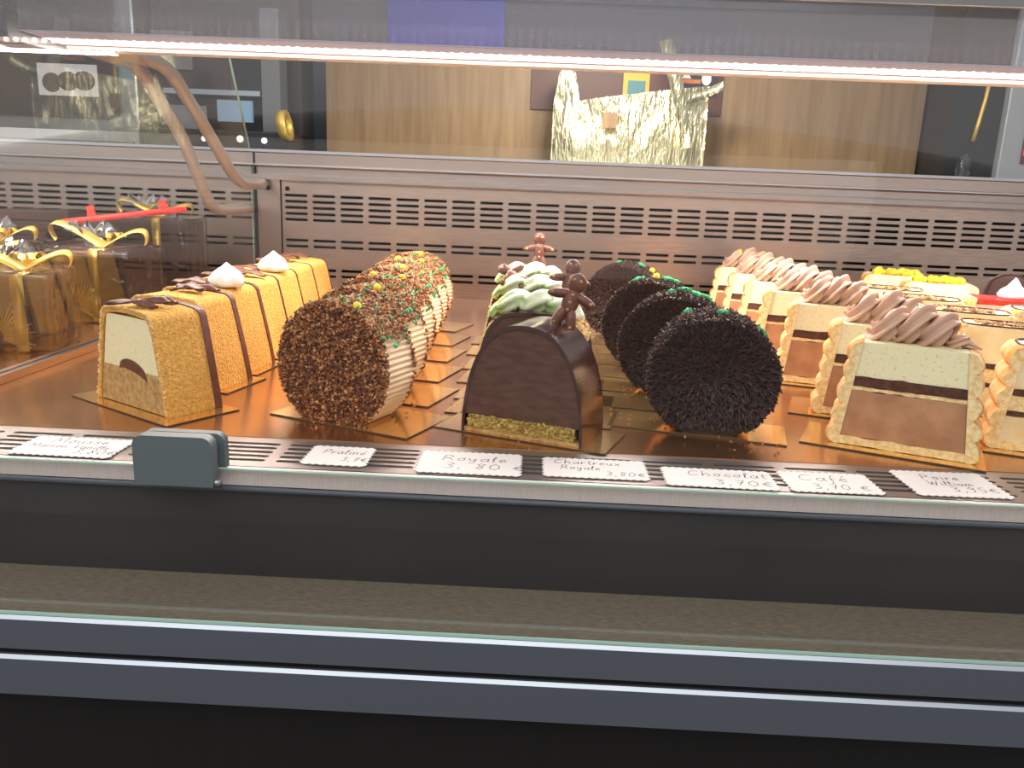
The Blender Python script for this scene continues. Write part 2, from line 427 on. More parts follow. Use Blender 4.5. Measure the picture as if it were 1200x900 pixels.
# rear slotted panel
WY = 1.25
rp = MB()
xs = [-.3855 + .0205 + .0424 * (i + .0) + .0005 for i in range(0, 32)]
zs = [.0255, .0345, .0700, .0790, .1100, .1190, .1280, .1370, .1460]
slotted(rp, xs, zs, .0350, .0042, -.386, XR, .0, .168, .004, lambda u, v, d: (u, WY + d, v))
cpart('rear_panel', rp, M['steel_panel'])
rp2 = MB()
xs2 = [-.447 - .0424 * i for i in range(0, 12)][::-1]
slotted(rp2, xs2, [z for z in zs], .0350, .0042, XL, -.424, .0, .168, .004, lambda u, v, d: (u, WY + d, v))
cpart('rear_panel', rp2, M['steel_panel'])
cpart('rear_duct', MB().box(XL, XR, WY + .02, WY + .03, 0, .168), M['black'])
pm = MB(); pm.box(-.4225, -.3875, WY - .004, WY + .02, 0, .168)
post = cpart('corner_post', pm, M['steel'])
for x in (-.405, -.3775):
    sc = MB(); sc.lathe([(0, 0), (.0035, 0), (.0035, .0015), (0, .0015)], seg=16, T=Matrix.Translation((x, WY - (.004 if x < -.39 else .0), .1555)) @ Matrix.Rotation(R(90), 4, 'X'))
    cpart('screw', sc, M['black'], parent=post)
cpart('panel_seam', MB().box(-.4265, -.4232, WY - .006, WY, 0, .215), M['black'])
# stainless rail over the rear panel (stepped)
rl = MB()
steps = [(WY - .012, .168), (WY - .012, .1745), (WY - .002, .1770), (WY - .002, .1860), (WY - .014, .1885), (WY - .014, .1900), (WY - .006, .1915), (WY - .006, .2060), (WY - .010, .2075), (WY - .010, .2115), (WY + .06, .2125), (WY + .06, .168)]
n = len(steps)
v = [(XL, y, z) for y, z in steps] + [(XR, y, z) for y, z in steps]
for i in range(n): rl.add([v[i], v[(i + 1) % n], v[n + (i + 1) % n], v[n + i]], [(0, 1, 2, 3)], 1 if i in (1, 4, 8) else 0)  # highlight lines of the rail painted on its lip faces
rl.add(v, [tuple(range(n)), tuple(range(n, 2 * n))[::-1]])
cpart('rear_rail', rl, [M['steel'], M['alu_hi']])
# glass clamp
def rounded(x0, x1, z0, z1, r, n=6, bottom=True):
    pts = []
    for cx, cz, a0 in ((x1 - r, z1 - r, 0), (x0 + r, z1 - r, 90)):
        for k in range(n + 1):
            a = R(a0 + 90 * k / n); pts.append((cx + r * math.cos(a), cz + r * math.sin(a)))
    pts += [(x0, z0), (x1, z0)]
    return pts
clamp = cpart('glass_clamp', MB().prism(rounded(-.2280, -.1815, -.0075, .0228, .006), .4415, .4500).prism(rounded(-.2290, -.1790, -.0005, .0215, .006), .4550, .4610), M['clamp'], bevel=.0012)
cpart('clamp_pin', MB().tube([(-.186, .446, -.006), (-.1785, .446, -.006)], .0022, seg=10).box(-.226, -.184, .450, .455, .002, .012), M['clampmetal'], parent=clamp)

# ------------------------------------------------------------------ cake boards
def board(w, d):
    mb = MB(); pts = [(-w / 2, -d / 2), (w / 2, -d / 2), (w / 2, d / 2), (-w / 2, d / 2)]
    mb.plate(pts, 0, .0009, 1); mb.add([(x, y, .00095) for x, y in pts], [(0, 1, 2, 3)], 0)
    return mb
BOARD = {}
def put_board(w, d, x, y, deg, label, group, z=.0002):
    key = (w, d)
    if key not in BOARD:
        o = board(w, d).build('cake_board', [M['gold'], M['goldedge']]); BOARD[key] = o
    else:
        o = BOARD[key].copy(); col.objects.link(o)
    place(o, x, y, deg, z); tag(o, label, 'cake board', group)
    return o
CB = .0013      # cakes rest on the boards

# ------------------------------------------------------------------ profile helpers for slices
def zs_lin(a, b, n): return [a + (b - a) * i / n for i in range(n + 1)]
def slab(mb, wf, z0, z1, y0, y1, mi=0, n=8, smooth=False, wave=0, seed=0):
    """solid layer symmetric in x with half-width wf(z)"""
    zz = zs_lin(z0, z1, n)
    pts = [(wf(z), z) for z in zz] + [(-wf(z), z) for z in zz[::-1]]
    if wave:
        q = []
        for x_, z_ in pts: q.append((x_, z_ + wave * noise.noise(Vector((x_ * 60, seed, z_ * 20)))))
        pts = q
    return mb.prism(pts, y0, y1, mi, smooth)
def layer_wavy(mb, wf, z0, z1, y0, y1, mi=0, amp=.001, seed=0, n=14):
    """a layer whose top and bottom lines undulate a little"""
    top = []; bot = []
    for i in range(n + 1):
        t = -1 + 2 * i / n
        a = z0 + amp * noise.noise(Vector((t * 3, seed, 0))) ; b = z1 + amp * noise.noise(Vector((t * 3, seed, 5)))
        bot.append((t * wf(z0), a)); top.append((t * wf(z1), b))
    return mb.prism(bot + top[::-1], y0, y1, mi)
def shell(mb, outer, inner, y0, y1, mi=0, smooth=True):
    """band between two open polylines (same count) extruded along y, closed ends"""
    n = len(outer)
    v = []
    for y in (y0, y1):
        v += [(x, y, z) for x, z in outer]; v += [(x, y, z) for x, z in inner]
    a, b, c, d = 0, n, 2 * n, 3 * n
    fo = [(a + i, a + i + 1, c + i + 1, c + i) for i in range(n - 1)]
    fi = [(b + i, d + i, d + i + 1, b + i + 1) for i in range(n - 1)]
    caps = [(a + i, b + i, b + i + 1, a + i + 1) for i in range(n - 1)] + [(c + i, c + i + 1, d + i + 1, d + i) for i in range(n - 1)]
    ends = [(a, c, d, b), (a + n - 1, b + n - 1, d + n - 1, c + n - 1)]
    mb.add(v, fo + fi, mi, smooth); mb.add(v, caps + ends, mi, False)
    return mb

# ---- vanilla chestnut slice -------------------------------------------------
def trap(z, wb=.0455, wt=.0300, H=.070):
    t = min(max(z / H, 0), 1)
    return wb + (wt - wb) * t ** 1.15
def trap_outline(wb, wt, H, r=.008, n=10):
    pts = []
    for z in zs_lin(0, H - r, n): pts.append((trap(z, wb, wt, H), z))
    x0 = pts[-1][0]
    for k in range(1, 7):
        a = R(90 * k / 6); pts.append((x0 - r + r * math.cos(a) - .0008 * k / 6, H - r + r * math.sin(a)))
    pts += [(x0 * .4, H + .001), (0, H + .0015)]
    return pts + [(-x, z) for x, z in pts[::-1][1:]]
def make_vanilla(t, flakes, cream, seam=.0052):
    root = empty('vanilla_log_slice')
    y0, y1 = -t / 2, t / 2
    o = trap_outline(.0460, .0310, .0725)
    i = [(x * .895, z - (.004 if z > .06 else 0)) for x, z in o]
    mb = MB(); shell(mb, o, i, y0 - .0006, y1, 0)
    mb.build('sponge_wrap', M['sponge'], root)
    ed = MB(); rr = random.Random(3)
    for k in range(len(o) - 1):                                    # crumbly cut edge
        for q in range(9):
            u = rr.random(); X = o[k][0] * (1 - u) + o[k + 1][0] * u; Z = o[k][1] * (1 - u) + o[k + 1][1] * u
            if X > .02 and rr.random() < .4: continue
            ed.chip((X * rr.uniform(.93, 1.01), y0 - .0008, Z), rr.uniform(.0007, .0014), 0, r=rr)
    ed.build('cut_edge_crumbs', M['spongecut'], root)
    w = lambda z: trap(z) * .885
    mb = MB(); slab(mb, w, .0285, .0675, y0 + .0005, y1 - .0005); mb.build('vanilla_mousse', M['vanilla'], root)
    mb = MB(); slab(mb, w, .0005, .0285, y0, y1 - .0005); mb.build('chestnut_layer', M['chestnut'], root)
    lens = []
    for k in range(15): a = PI * k / 14; lens.append((.004 + .0175 * math.cos(a) , .0240 + .0115 * math.sin(a) ** .8 - .003 * math.cos(a)))
    for k in range(15): a = PI * k / 14; lens.append((.004 - .0175 * math.cos(a), .0240 + .0035 * math.sin(a) + .003 * math.cos(a)))
    MB().prism(lens, y0 - .0003, y0 + .004).build('chocolate_centre', M['ganache'], root)
    if seam:
        o2 = [(x * 1.018, z * 1.012) for x, z in o]; i2 = [(x * .97, z * .99) for x, z in o]
        mb = MB(); shell(mb, o2, i2, y1 - seam, y1 + .0006, 0); mb.build('chocolate_seam', M['ganache'], root)
    rr = random.Random(int(t * 1e5))
    if flakes:
        mb = MB()
        for k in range(flakes):
            cx, cy = rr.uniform(-.014, .014), rr.uniform(-t * .42, t * .3); a = rr.uniform(-.4, .6); L = rr.uniform(.026, .038)
            path = []; ww = []
            for q in range(9):
                s = q / 8; path.append((cx + (s - .5) * L * math.cos(a), cy + (s - .5) * L * math.sin(a), .0755 + .002 * k / flakes + .003 * math.sin(s * PI) + .0012 * math.sin(s * 12 + k)))
                ww.append(.017 * (math.sin(PI * (.12 + .8 * s))))
            mb.ribbon(path, ww, (math.sin(a), math.cos(a), .15), .0022)
        mb.build('chocolate_flakes', M['ganache'], root, subsurf=1)
    if cream:
        mb = MB()
        prof = []
        pr = [(0, 0), (.0125, .0005), (.0150, .004), (.0140, .0085), (.0110, .0125), (.0072, .0155), (.0040, .018), (.0015, .0205), (0, .0215)]
        T = Matrix.Translation((cream[0], cream[1], .0735))
        v = []; seg = 28
        for (r_, z_) in pr:
            for j in range(seg):
                b = 2 * PI * j / seg; k = 1 + .10 * math.cos(5 * b + z_ * 160) * (1 if r_ > .003 else 0)
                v.append((r_ * k * math.cos(b), r_ * k * math.sin(b), z_))
        f = [(i * seg + j, i * seg + (j + 1) % seg, (i + 1) * seg + (j + 1) % seg, (i + 1) * seg + j) for i in range(len(pr) - 1) for j in range(seg)]
        mb.add(v, f, 0, True, T); mb.build('cream_peak', M['meringue'], root)
    return root
g = 'vanilla chestnut log slices'
spec = [
    (-.2805, .5895, -33, .043, 3, None, 'vanilla chestnut log slice at row front, cut face showing pale mousse and dark centre'),
    (-.2890, .6620, -13, .046, 3, None, 'golden sponge slice with brown flakes, second in its row, directly behind the front vanilla slice'),
    (-.2905, .7250, -8, .052, 2, (.020, -.008), 'sponge-wrapped slice topped with the nearer, larger white cream peak'),
    (-.2925, .7920, -5, .052, 3, None, 'golden sponge slice between the two slices with white cream peaks'),
    (-.2930, .8570, -2, .058, 1, (.020, -.006), 'sponge-wrapped slice topped with the farther, smaller white cream peak'),
    (-.2935, .9220, -1, .062, 3, None, 'plain golden sponge slice, second from the far end of the vanilla row'),
    (-.2935, .9880, -1, .062, 2, None, 'golden sponge slice at the far end of the vanilla row'),
]
for i, (x, y, a, t, fl, cr, lab) in enumerate(spec):
    tag(place(make_vanilla(t, fl, cr, seam=(.0052, .0052, .0044, .0018, .0018, .0018, .0014)[i]), x, y, a, CB), lab, 'cake slice', g)
bl = 'gold board under the %s slice of the vanilla row'
for k, (x, y, a, nm) in enumerate(((-.284, .588, -33, 'front'), (-.289, .664, -13, 'second'), (-.291, .726, -8, 'third'), (-.293, .793, -5, 'fourth'), (-.295, .858, -2, 'fifth'), (-.298, .923, 2, 'sixth'), (-.300, .989, 6, 'farthest'))):
    put_board(.125 if k == 0 else .112, .060 if k == 0 else .058, x, y, a, bl % nm, 'gold boards under the vanilla row', z=.0002)

# ---- nut covered praline roll -----------------------------------------------
def round_pts(Rr, flat, n=72, amp=0, lob=0, a0=0, a1=360):
    pts = []
    for k in range(n + (0 if a1 - a0 == 360 else 1)):
        a = R(a0 + (a1 - a0) * k / n)
        r_ = Rr + amp * abs(math.sin(a * lob))
        pts.append((r_ * math.sin(a), max(Rr - flat + r_ * -math.cos(a), 0)))
    return pts
def scatter_disc(mb, Rr, flat, y, cnt, size, mis, rr, el=1, flatn=.5, jit=.0008):
    for k in range(cnt):
        r_ = Rr * math.sqrt(rr.random()); a = rr.uniform(0, 2 * PI)
        x, z = r_ * math.cos(a), Rr - flat + r_ * math.sin(a)
        if z < .001: z = rr.uniform(.0008, .004); x *= .8
        mb.chip((x, y + rr.uniform(-jit, jit), z), rr.uniform(.7, 1.25) * size, rr.choice(mis), el=el, flat=flatn, r=rr)
def scatter_side(mb, Rr, flat, y0, y1, a0, a1, cnt, size, mis, rr, el=1, flatn=.5, jit=.0008):
    for k in range(cnt):
        a = R(rr.uniform(a0, a1)); r_ = Rr + rr.uniform(-jit, jit)
        z = Rr - flat - r_ * math.cos(a)
        if z < .0008: continue
        mb.chip((r_ * math.sin(a), rr.uniform(y0, y1), z), rr.uniform(.7, 1.25) * size, rr.choice(mis), el=el, flat=flatn, r=rr)
def make_nut_roll(t, Rr=.0452, flat=.006, seed=1, pearls=((.0, .3), ), ngreen=40):
    rr = random.Random(seed); root = empty('praline_roll_slice'); y0, y1 = -t / 2, t / 2
    MB().prism(round_pts(Rr - .0015, flat), y0 + .0004, y0 + .004, 0, True).prism(round_pts(Rr - .004, flat), y0 + .004, y1 - .0004, 0, True).build('roll', M['nut2'], root)
    # combed buttercream around the sides: fine ridges running along the roll
    mb = MB()
    pts = round_pts(Rr - .0022, flat, n=300, amp=.0022, lob=33, a0=22, a1=338)
    mb.prism(pts, y0 + .0045, y1 - .0015, 0, True)
    mb.build('combed_buttercream', M['buttercream'], root)
    mb = MB()
    scatter_disc(mb, Rr, flat, y0, 2700, .0018, (0, 0, 1, 1, 2), rr)
    scatter_disc(mb, Rr, flat, y1, 700, .0018, (0, 1, 2), rr)
    scatter_side(mb, Rr, flat, y0, y0 + .0085, 0, 360, 1200, .0016, (0, 0, 1, 2), rr)
    scatter_side(mb, Rr, flat, y1 - .004, y1, 0, 360, 380, .0016, (0, 0, 1, 2), rr)
    scatter_side(mb, Rr + .0012, flat, y0, y1, 118, 242, 1500, .0015, (0, 0, 1, 2, 2), rr)
    mb.build('chopped_nuts', [M['nut1'], M['nut2'], M['nut3']], root)
    mb = MB()
    for k in range(ngreen):
        a = R(rr.uniform(112, 215)); r_ = Rr + .003
        mb.chip((r_ * math.sin(a) + .0, rr.uniform(y0, y1), Rr - flat - r_ * math.cos(a)), rr.uniform(.0009, .0022), 0, el=1.7, r=rr)
    mb.build('green_sprinkles', M['green'], root)
    for px, py in pearls:
        a = R(180 - px); r_ = Rr + .0035
        MB().ball((r_ * math.sin(a), py * t, Rr - flat - r_ * math.cos(a)), .0031).build('sugar_pearl', M['yellow'], root)
    return root
protos = [make_nut_roll(.043, seed=1, pearls=((22, -.30),)), make_nut_roll(.046, seed=2, pearls=((14, -.1),), ngreen=60), make_nut_roll(.046, seed=5, pearls=((-4, -.2), (20, .2)), ngreen=50)]
g = 'nut-covered praline roll slices'
rows = [(0, -.1335, .577, -23, 'nut-coated praline roll slice at the front of its row, with whole nutty face showing'),
        (1, -.1350, .656, -17, 'praline roll slice with nuts and green sprinkles, directly behind the front one'),
        (2, -.1385, .738, -15, 'praline roll slice with two yellow pearls, third from the front of its row'),
        (1, -.1415, .822, -13, 'praline roll slice, fourth from the front of the nut-covered row'),
        (2, -.1445, .906, -14, 'praline roll slice with yellow pearls, second from the far end of its row'),
        (1, -.1480, .995, -16, 'praline roll slice at the far end of the nut-covered row, by the slotted rear panel')]
seen = set()
for pi, x, y, a, lab in rows:
    o = protos[pi] if pi not in seen else copy_tree(protos[pi]); seen.add(pi)
    tag(place(o, x, y, a, CB), lab, 'cake slice', g)
for k, (pi, x, y, a, lab) in enumerate(rows):
    put_board(.118, .064, x + .010, y + .002, a, 'gold board beneath the %s slice of the praline row' % ('front', 'second', 'third', 'fourth', 'fifth', 'farthest')[k], 'gold boards under the praline row')

# ---- chocolate dome (royale) -------------------------------------------------
def dome_outline(W, H, n=26, ea=.82, eb=.96):
    pts = []
    for k in range(n + 1):
        a = R(90 * k / n)
        pts.append((W / 2 * math.cos(a) ** ea * (1 if k < n else 0), H * math.sin(a) ** eb))
    pts[-1] = (0, H)
    return pts + [(-x, z) for x, z in pts[::-1][1:]]
def ginger(parent, loc, rot, s=1.0):
    mb = MB(); T = Matrix.Translation(loc) @ Matrix.Rotation(rot[2], 4, 'Z') @ Matrix.Rotation(rot[0], 4, 'X') @ Matrix.Rotation(rot[1], 4, 'Y') @ Matrix.Scale(s, 4)
    th = .0028
    mb.ball((0, 0, .0262), (.0050, th, .0054), T=T, seg=16)
    mb.ball((0, 0, .0160), (.0046, th * 1.05, .0078), T=T, seg=16)
    for sx in (-1, 1):
        mb.ball((0, 0, 0), (.0068, th * .95, .0026), T=T @ Matrix.Translation((sx * .0068, 0, .0186)) @ Matrix.Rotation(sx * .25, 4, 'Y'), seg=12)
        mb.ball((0, 0, 0), (.0030, th * .95, .0082), T=T @ Matrix.Translation((sx * .0034, 0, .0064)) @ Matrix.Rotation(-sx * .28, 4, 'Y'), seg=12)
    for (x, z) in ((-.0018, .0274), (.0018, .0274), (0, .0195), (0, .0155), (-.0045, .003), (.0045, .003), (.0105, .0178), (-.0105, .0178), (0, .0115)):
        mb.ball((x, -th * .98, z), (.0009, .0008, .0009), 1, 8, 6, T=T)
    o = mb.build('gingerbread_figure', [M['ganache'], M['crumbs']], parent)
    o['label'] = 'small chocolate gingerbread man'
    return o
def make_royale(t, topped=True, seed=0, figure=None, almonds=True, cream=True):
    root = empty('chocolate_dome_slice'); y0, y1 = -t / 2, t / 2; W, H = .090, .0790
    o = dome_outline(W, H)
    if cream: W, H = .090, .0745; o = dome_outline(W, H, ea=.50, eb=.80)
    i = [(x * .955, z * .962) for x, z in o]
    mb = MB(); shell(mb, o, i, y0, y1); mb.build('chocolate_glaze', M['glaze'], root)
    c = [(x * .955, z * .962) for x, z in o if z * .962 >= .0125]
    MB().prism([(c[0][0] * 1.0, .0125)] + c + [(c[-1][0], .0125)], y0 + .0006, y1 - .0006).build('chocolate_mousse', M['mousse'], root)
    rr = random.Random(seed + 4)
    mb = MB(); mb.box(-W * .44, W * .43, y0 + .001, y1 - .001, .0025, .0122)
    for k in range(520):
        mb.chip((rr.uniform(-W * .45, W * .44), y0 + .0008, .0035 + rr.random() * .009), rr.uniform(.0008, .002), 0, r=rr)
    mb.build('biscuit_base', M['biscuit'], root)
    MB().prism([(-.044, 0), (.0445, 0), (.0445, .0026), (-.044, .0026)], y0 + .0006, y1 - .0006).build('base_film', M['chestnut'], root)
    if almonds:
        for side, cnt in ((-1, 620), (1, 260)):
          mb = MB()
          for k in range(cnt):
            j = rr.randrange(0, 16) if side < 0 else rr.randrange(11, 20)
            p, q = o[j], o[j + 1]; u = rr.random()
            mb.chip((side * (p[0] + (q[0] - p[0]) * u + .0006), rr.uniform(y0, y1), max(.003, p[1] + (q[1] - p[1]) * u)), rr.uniform(.001, .0021), 0, r=rr)
          mb.build('chopped_almonds', M['almond'], root)
    if cream:
        mb = MB(); N = 60; path = []; rad = []
        for k in range(N):
            s = k / (N - 1); x = -.038 + .072 * s
            zt = H * (max(1 - (abs(x) / (W / 2)) ** 5, 0)) ** .4
            path.append((x, y0 * .3 + .0045 * math.sin(s * 22), zt + .0055 + .0022 * math.cos(s * 22)))
            rad.append(.0085 * math.sin(PI * (.06 + .84 * s)) ** .7 + .001)
        mb.tube(path, rad, seg=20, lobes=5, ldepth=.35, twist=.05)
        mb.build('piped_cream', M['mint'], root)
    if figure:
        ginger(root, (figure[0], figure[1], figure[2]), (R(figure[3]), R(figure[4]), R(figure[5])), figure[6])
    return root
g = 'chocolate dome slices in the middle row'
tag(place(make_royale(.050, almonds=False, cream=False, figure=(.012, .014, .0715, -12, 16, 14, 1.35)), .0045, .5605, -21, CB), 'glossy chocolate dome slice at the row front, smooth mousse face over a pale biscuit base', 'cake slice', g)
tag(place(make_royale(.056, seed=1, figure=(.020, .002, .0760, -20, 10, 10, 1.3)), .0060, .6540, -9, CB), 'chocolate slice with green and white cream, directly behind the front dome slice', 'cake slice', g)
tag(place(make_royale(.058, seed=2, figure=(-.006, -.012, .0790, -45, -50, 5, 1.2)), .0030, .7700, -6, CB), 'chocolate slice with white cream and a leaning gingerbread man, third in the middle row', 'cake slice', g)
tag(place(make_royale(.058, seed=3, figure=(.006, .004, .0800, -8, 0, 5, 1.35)), -.0010, .9000, -4, CB), 'farthest chocolate slice of the middle row, upright gingerbread man against the rear panel', 'cake slice', g)
for k, (x, y, a) in enumerate(((.002, .559, -21), (.004, .610, -12), (.006, .656, -9), (.003, .714, -8), (.003, .771, -6), (.0, .84, -5), (0, .901, -4))):
    put_board(.128, .050, x, y, a, ('gold board under the front chocolate dome slice', 'bare gold board edge just behind the front dome slice', 'gold board under the second chocolate dome slice', 'bare gold board between the second and third dome slices',
              'gold board under the third chocolate dome slice', 'bare gold board between the third and farthest dome slices', 'gold board under the farthest chocolate dome slice')[k], 'gold boards in the middle row')

# ---- chocolate shavings roll -------------------------------------------------
def leaf(parent, c, s, a, tilt=0):
    pts = []
    for k in range(20):
        b = 2 * PI * k / 20; r_ = s * (1.15 if k % 4 == 0 else (.5 if k % 4 == 2 else .78)); pts.append((r_ * math.cos(b), r_ * .72 * math.sin(b)))
    T = Matrix.Translation(c) @ Matrix.Rotation(R(tilt), 4, 'Y') @ Matrix.Rotation(R(a), 4, 'Z')
    mb = MB(); mb.plate(pts, 0, .0022, 0, T=T); mb.ball((0, 0, .002), (s * .5, s * .3, .0012), T=T)
    return mb.build('icing_leaf', M['green'], parent)
def make_choc_roll(t, seed, leaves=((-10, .1),), pearl=None, Rr=.0445, flat=.004):
    rr = random.Random(seed); root = empty('chocolate_roll_slice'); y0, y1 = -t / 2, t / 2
    MB().prism(round_pts(Rr - .0010, flat), y0 + .001, y0 + .013, 0, True).prism(round_pts(Rr - .004, flat), y0 + .013, y1 - .001, 0, True).build('roll', M['shave1'], root)
    mb = MB(); mb.prism(round_pts(Rr - .0022, flat, n=300, amp=.0022, lob=33, a0=22, a1=338), y0 + .013, y1 - .002, 0, True)
    mb.build('combed_buttercream', M['buttercream'], root)
    mb = MB()
    def shave(c, d, n_, mi):
        L = rr.uniform(.0018, .0042); d = Vector(d).normalized()
        sd = d.cross(Vector(n_)).normalized(); w = rr.uniform(.0006, .0011); up = Vector(n_).normalized() * rr.uniform(.0006, .0012)
        c = Vector(c); a = c - d * L / 2; b = c + d * L / 2 + up * rr.uniform(0, 1.4)
        v = [a - sd * w / 2, a + sd * w / 2, b + sd * w / 2, b - sd * w / 2]; v2 = [q + up for q in v]
        mb.add(v + v2, [(4, 5, 6, 7), (0, 1, 5, 4), (1, 2, 6, 5), (2, 3, 7, 6), (3, 0, 4, 7)], mi)
    for k in range(3000):
        r_ = Rr * math.sqrt(rr.random()); a = rr.uniform(0, 2 * PI); x, z = r_ * math.cos(a), Rr - flat + r_ * math.sin(a)
        if z < .0045: continue
        an = a + rr.uniform(-.9, .9)
        shave((x, y0 - rr.uniform(0, .0014), z), (math.cos(an), rr.uniform(-.35, .1), math.sin(an)), (0, -1, 0), 0 if rr.random() < .8 else 1)
    for k in range(2600):
        a = R(rr.uniform(60, 300)); sidey = rr.uniform(y0, y1) if 118 < math.degrees(a) < 242 else (rr.uniform(y0 - .001, y0 + .010) if rr.random() < .7 else rr.uniform(y1 - .005, y1))
        n_ = (math.sin(a), 0, -math.cos(a)); r_ = Rr + rr.uniform(-.001, .0015)
        if Rr - flat + r_ * n_[2] < .004: continue
        shave((r_ * n_[0], sidey, Rr - flat + r_ * n_[2]), (rr.uniform(-1, 1), rr.uniform(-1, 1), rr.uniform(-1, 1)), n_, 0 if rr.random() < .6 else 1)
    for k in range(500):
        a = R(rr.uniform(-60, 60)); n_ = (math.sin(a), 0, -math.cos(a)); z = Rr - flat + Rr * n_[2]
        if z < .004: continue
        shave((Rr * n_[0], rr.uniform(y0, y0 + .010), z), (rr.uniform(-1, 1), rr.uniform(-1, 1), rr.uniform(-1, 1)), n_, 0)
    mb.build('chocolate_shavings', [M['shave1'], M['shave2']], root)
    for an, py, s in leaves:
        a = R(180 - an); r_ = Rr + .002
        leaf(root, (r_ * math.sin(a), py * t, Rr - flat - r_ * math.cos(a)), s, rr.uniform(0, 90), an)
    if pearl:
        a = R(180 - pearl[0]); r_ = Rr + .004
        MB().ball((r_ * math.sin(a), pearl[1] * t, Rr - flat - r_ * math.cos(a)), .0036).build('sugar_pearl', M['yellow'], root)
    return root
g = 'shaving-covered chocolate roll slices'
tag(place(make_choc_roll(.044, 11, ((4, -.15, .0050), (42, -.2, .0048), (-25, .45, .004))), .1350, .5905, -8, CB), 'dark chocolate roll slice covered in shavings, nearest in its row', 'cake slice', g)
tag(place(make_choc_roll(.046, 12, ((18, .1, .0075), (28, .3, .006), (-8, -.1, .004), (4, .3, .006)), ), .1270, .7040, -16, CB), 'chocolate shaving roll slice with large green leaves, directly behind the nearest one', 'cake slice', g)
tag(place(make_choc_roll(.046, 13, ((-22, .0, .007), (14, .1, .007), (24, .2, .005)), pearl=(2, -.15)), .1220, .8150, -18, CB), 'chocolate shaving roll slice with a yellow pearl, third from the front', 'cake slice', g)
tag(place(make_choc_roll(.046, 14, ((20, .1, .005), (-12, 0, .004)), pearl=(38, .1)), .1120, .9850, -20, CB), 'chocolate shaving roll slice at the far end, standing apart from the others of its row', 'cake slice', g)
for k, (x, y, a) in enumerate(((.134, .591, -14), (.126, .650, -12), (.124, .705, -14), (.122, .760, -14), (.120, .815, -15), (.117, .872, -14), (.114, .928, -14), (.112, .985, -16))):
    put_board(.128, .050, x - .006, y, a, ('gold board under the nearest chocolate shaving roll', 'bare gold board between nearest and second shaving rolls', 'gold board under the second chocolate shaving roll', 'bare gold board between second and third shaving rolls',
              'gold board under the chocolate roll with a yellow pearl', 'bare gold board just behind the third shaving roll', 'bare gold board just before the farthest shaving roll', 'gold board under the farthest chocolate shaving roll')[k], 'gold boards in the chocolate roll row')

# ---- charlotte slices --------------------------------------------------------
def char_w(z): return .0405 + (.0325 - .0405) * min(max(z / .074, 0), 1)
def finger_side(mb, sx, t, y0, y1, H, seed, n=5):
    """a bumpy wall of sponge fingers on one side"""
    rr = random.Random(seed); zz = zs_lin(0, H, 66); out = []; inn = []
    for k, z in enumerate(zz):
        b = abs(math.sin(PI * n * (z / H + .03 * noise.noise(Vector((z * 60, seed, 1)))))) ** .5
        out.append((sx * (char_w(z) + .0042 + .0052 * b + .0016 * noise.noise(Vector((z * 90, seed, 2)))), z)); inn.append((sx * (char_w(z) - .0002), z))
    out[-1] = (inn[-1][0] + sx * .002, H + .0006)
    v = []; f = []; ny = 7; n_ = len(zz)
    for yy in range(ny):
        y = y0 + (y1 - y0) * yy / (ny - 1)
        for k, (x, z) in enumerate(out):
            q = noise.noise(Vector((z * 120, y * 120, seed))) * .0016
            e = -.0012 if yy in (0, ny - 1) else 0
            v.append((x + sx * (q + e), y, z))
    for yy in range(ny - 1):
        for k in range(n_ - 1): f.append((yy * n_ + k, yy * n_ + k + 1, (yy + 1) * n_ + k + 1, (yy + 1) * n_ + k))
    mb.add(v, f, 0, True)
    for y, base in ((y0, 0), (y1, (ny - 1) * n_)):
        vv = v[base:base + n_] + [(x, y, z) for x, z in inn]
        mb.add(vv, [(k, k + 1, n_ + k + 1, n_ + k) for k in range(n_ - 1)], 1, False)
    vv = [v[k * n_ + n_ - 1] for k in range(ny)] + [(inn[-1][0], y0 + (y1 - y0) * k / (ny - 1), inn[-1][1]) for k in range(ny)]
    mb.add(vv, [(k, k + 1, ny + k + 1, ny + k) for k in range(ny - 1)], 0, False)
def rosette(parent, t, seed, H):
    """ruffled shell border piped across the top"""
    mb = MB(); rr = random.Random(seed)
    N = 170; path = []; rad = []
    loops = 3.7
    for k in range(N):
        s = k / (N - 1); a = 2 * PI * loops * s + .6
        env = math.sin(PI * (.10 + .80 * s)) ** .6
        x = -.030 + .058 * s
        path.append((x + .0030 * math.cos(a), .0100 * env * math.sin(a) + .002 * math.sin(3 * s), H + .0115 * env + .0085 * env * math.cos(a)))
        rad.append((.0085 + .0012 * math.sin(a * .5)) * env)
    # tail
    for k in range(8):
        s = k / 7; path.append((.028 + .012 * s, -.004 * s, H + .004 - .003 * s)); rad.append(.0040 * (1 - s) + .0006)
    mb.tube(path, rad, seg=40, lobes=5, ldepth=.55, twist=.05)
    return mb.build('piped_rosette', M['cocoacream'], parent)
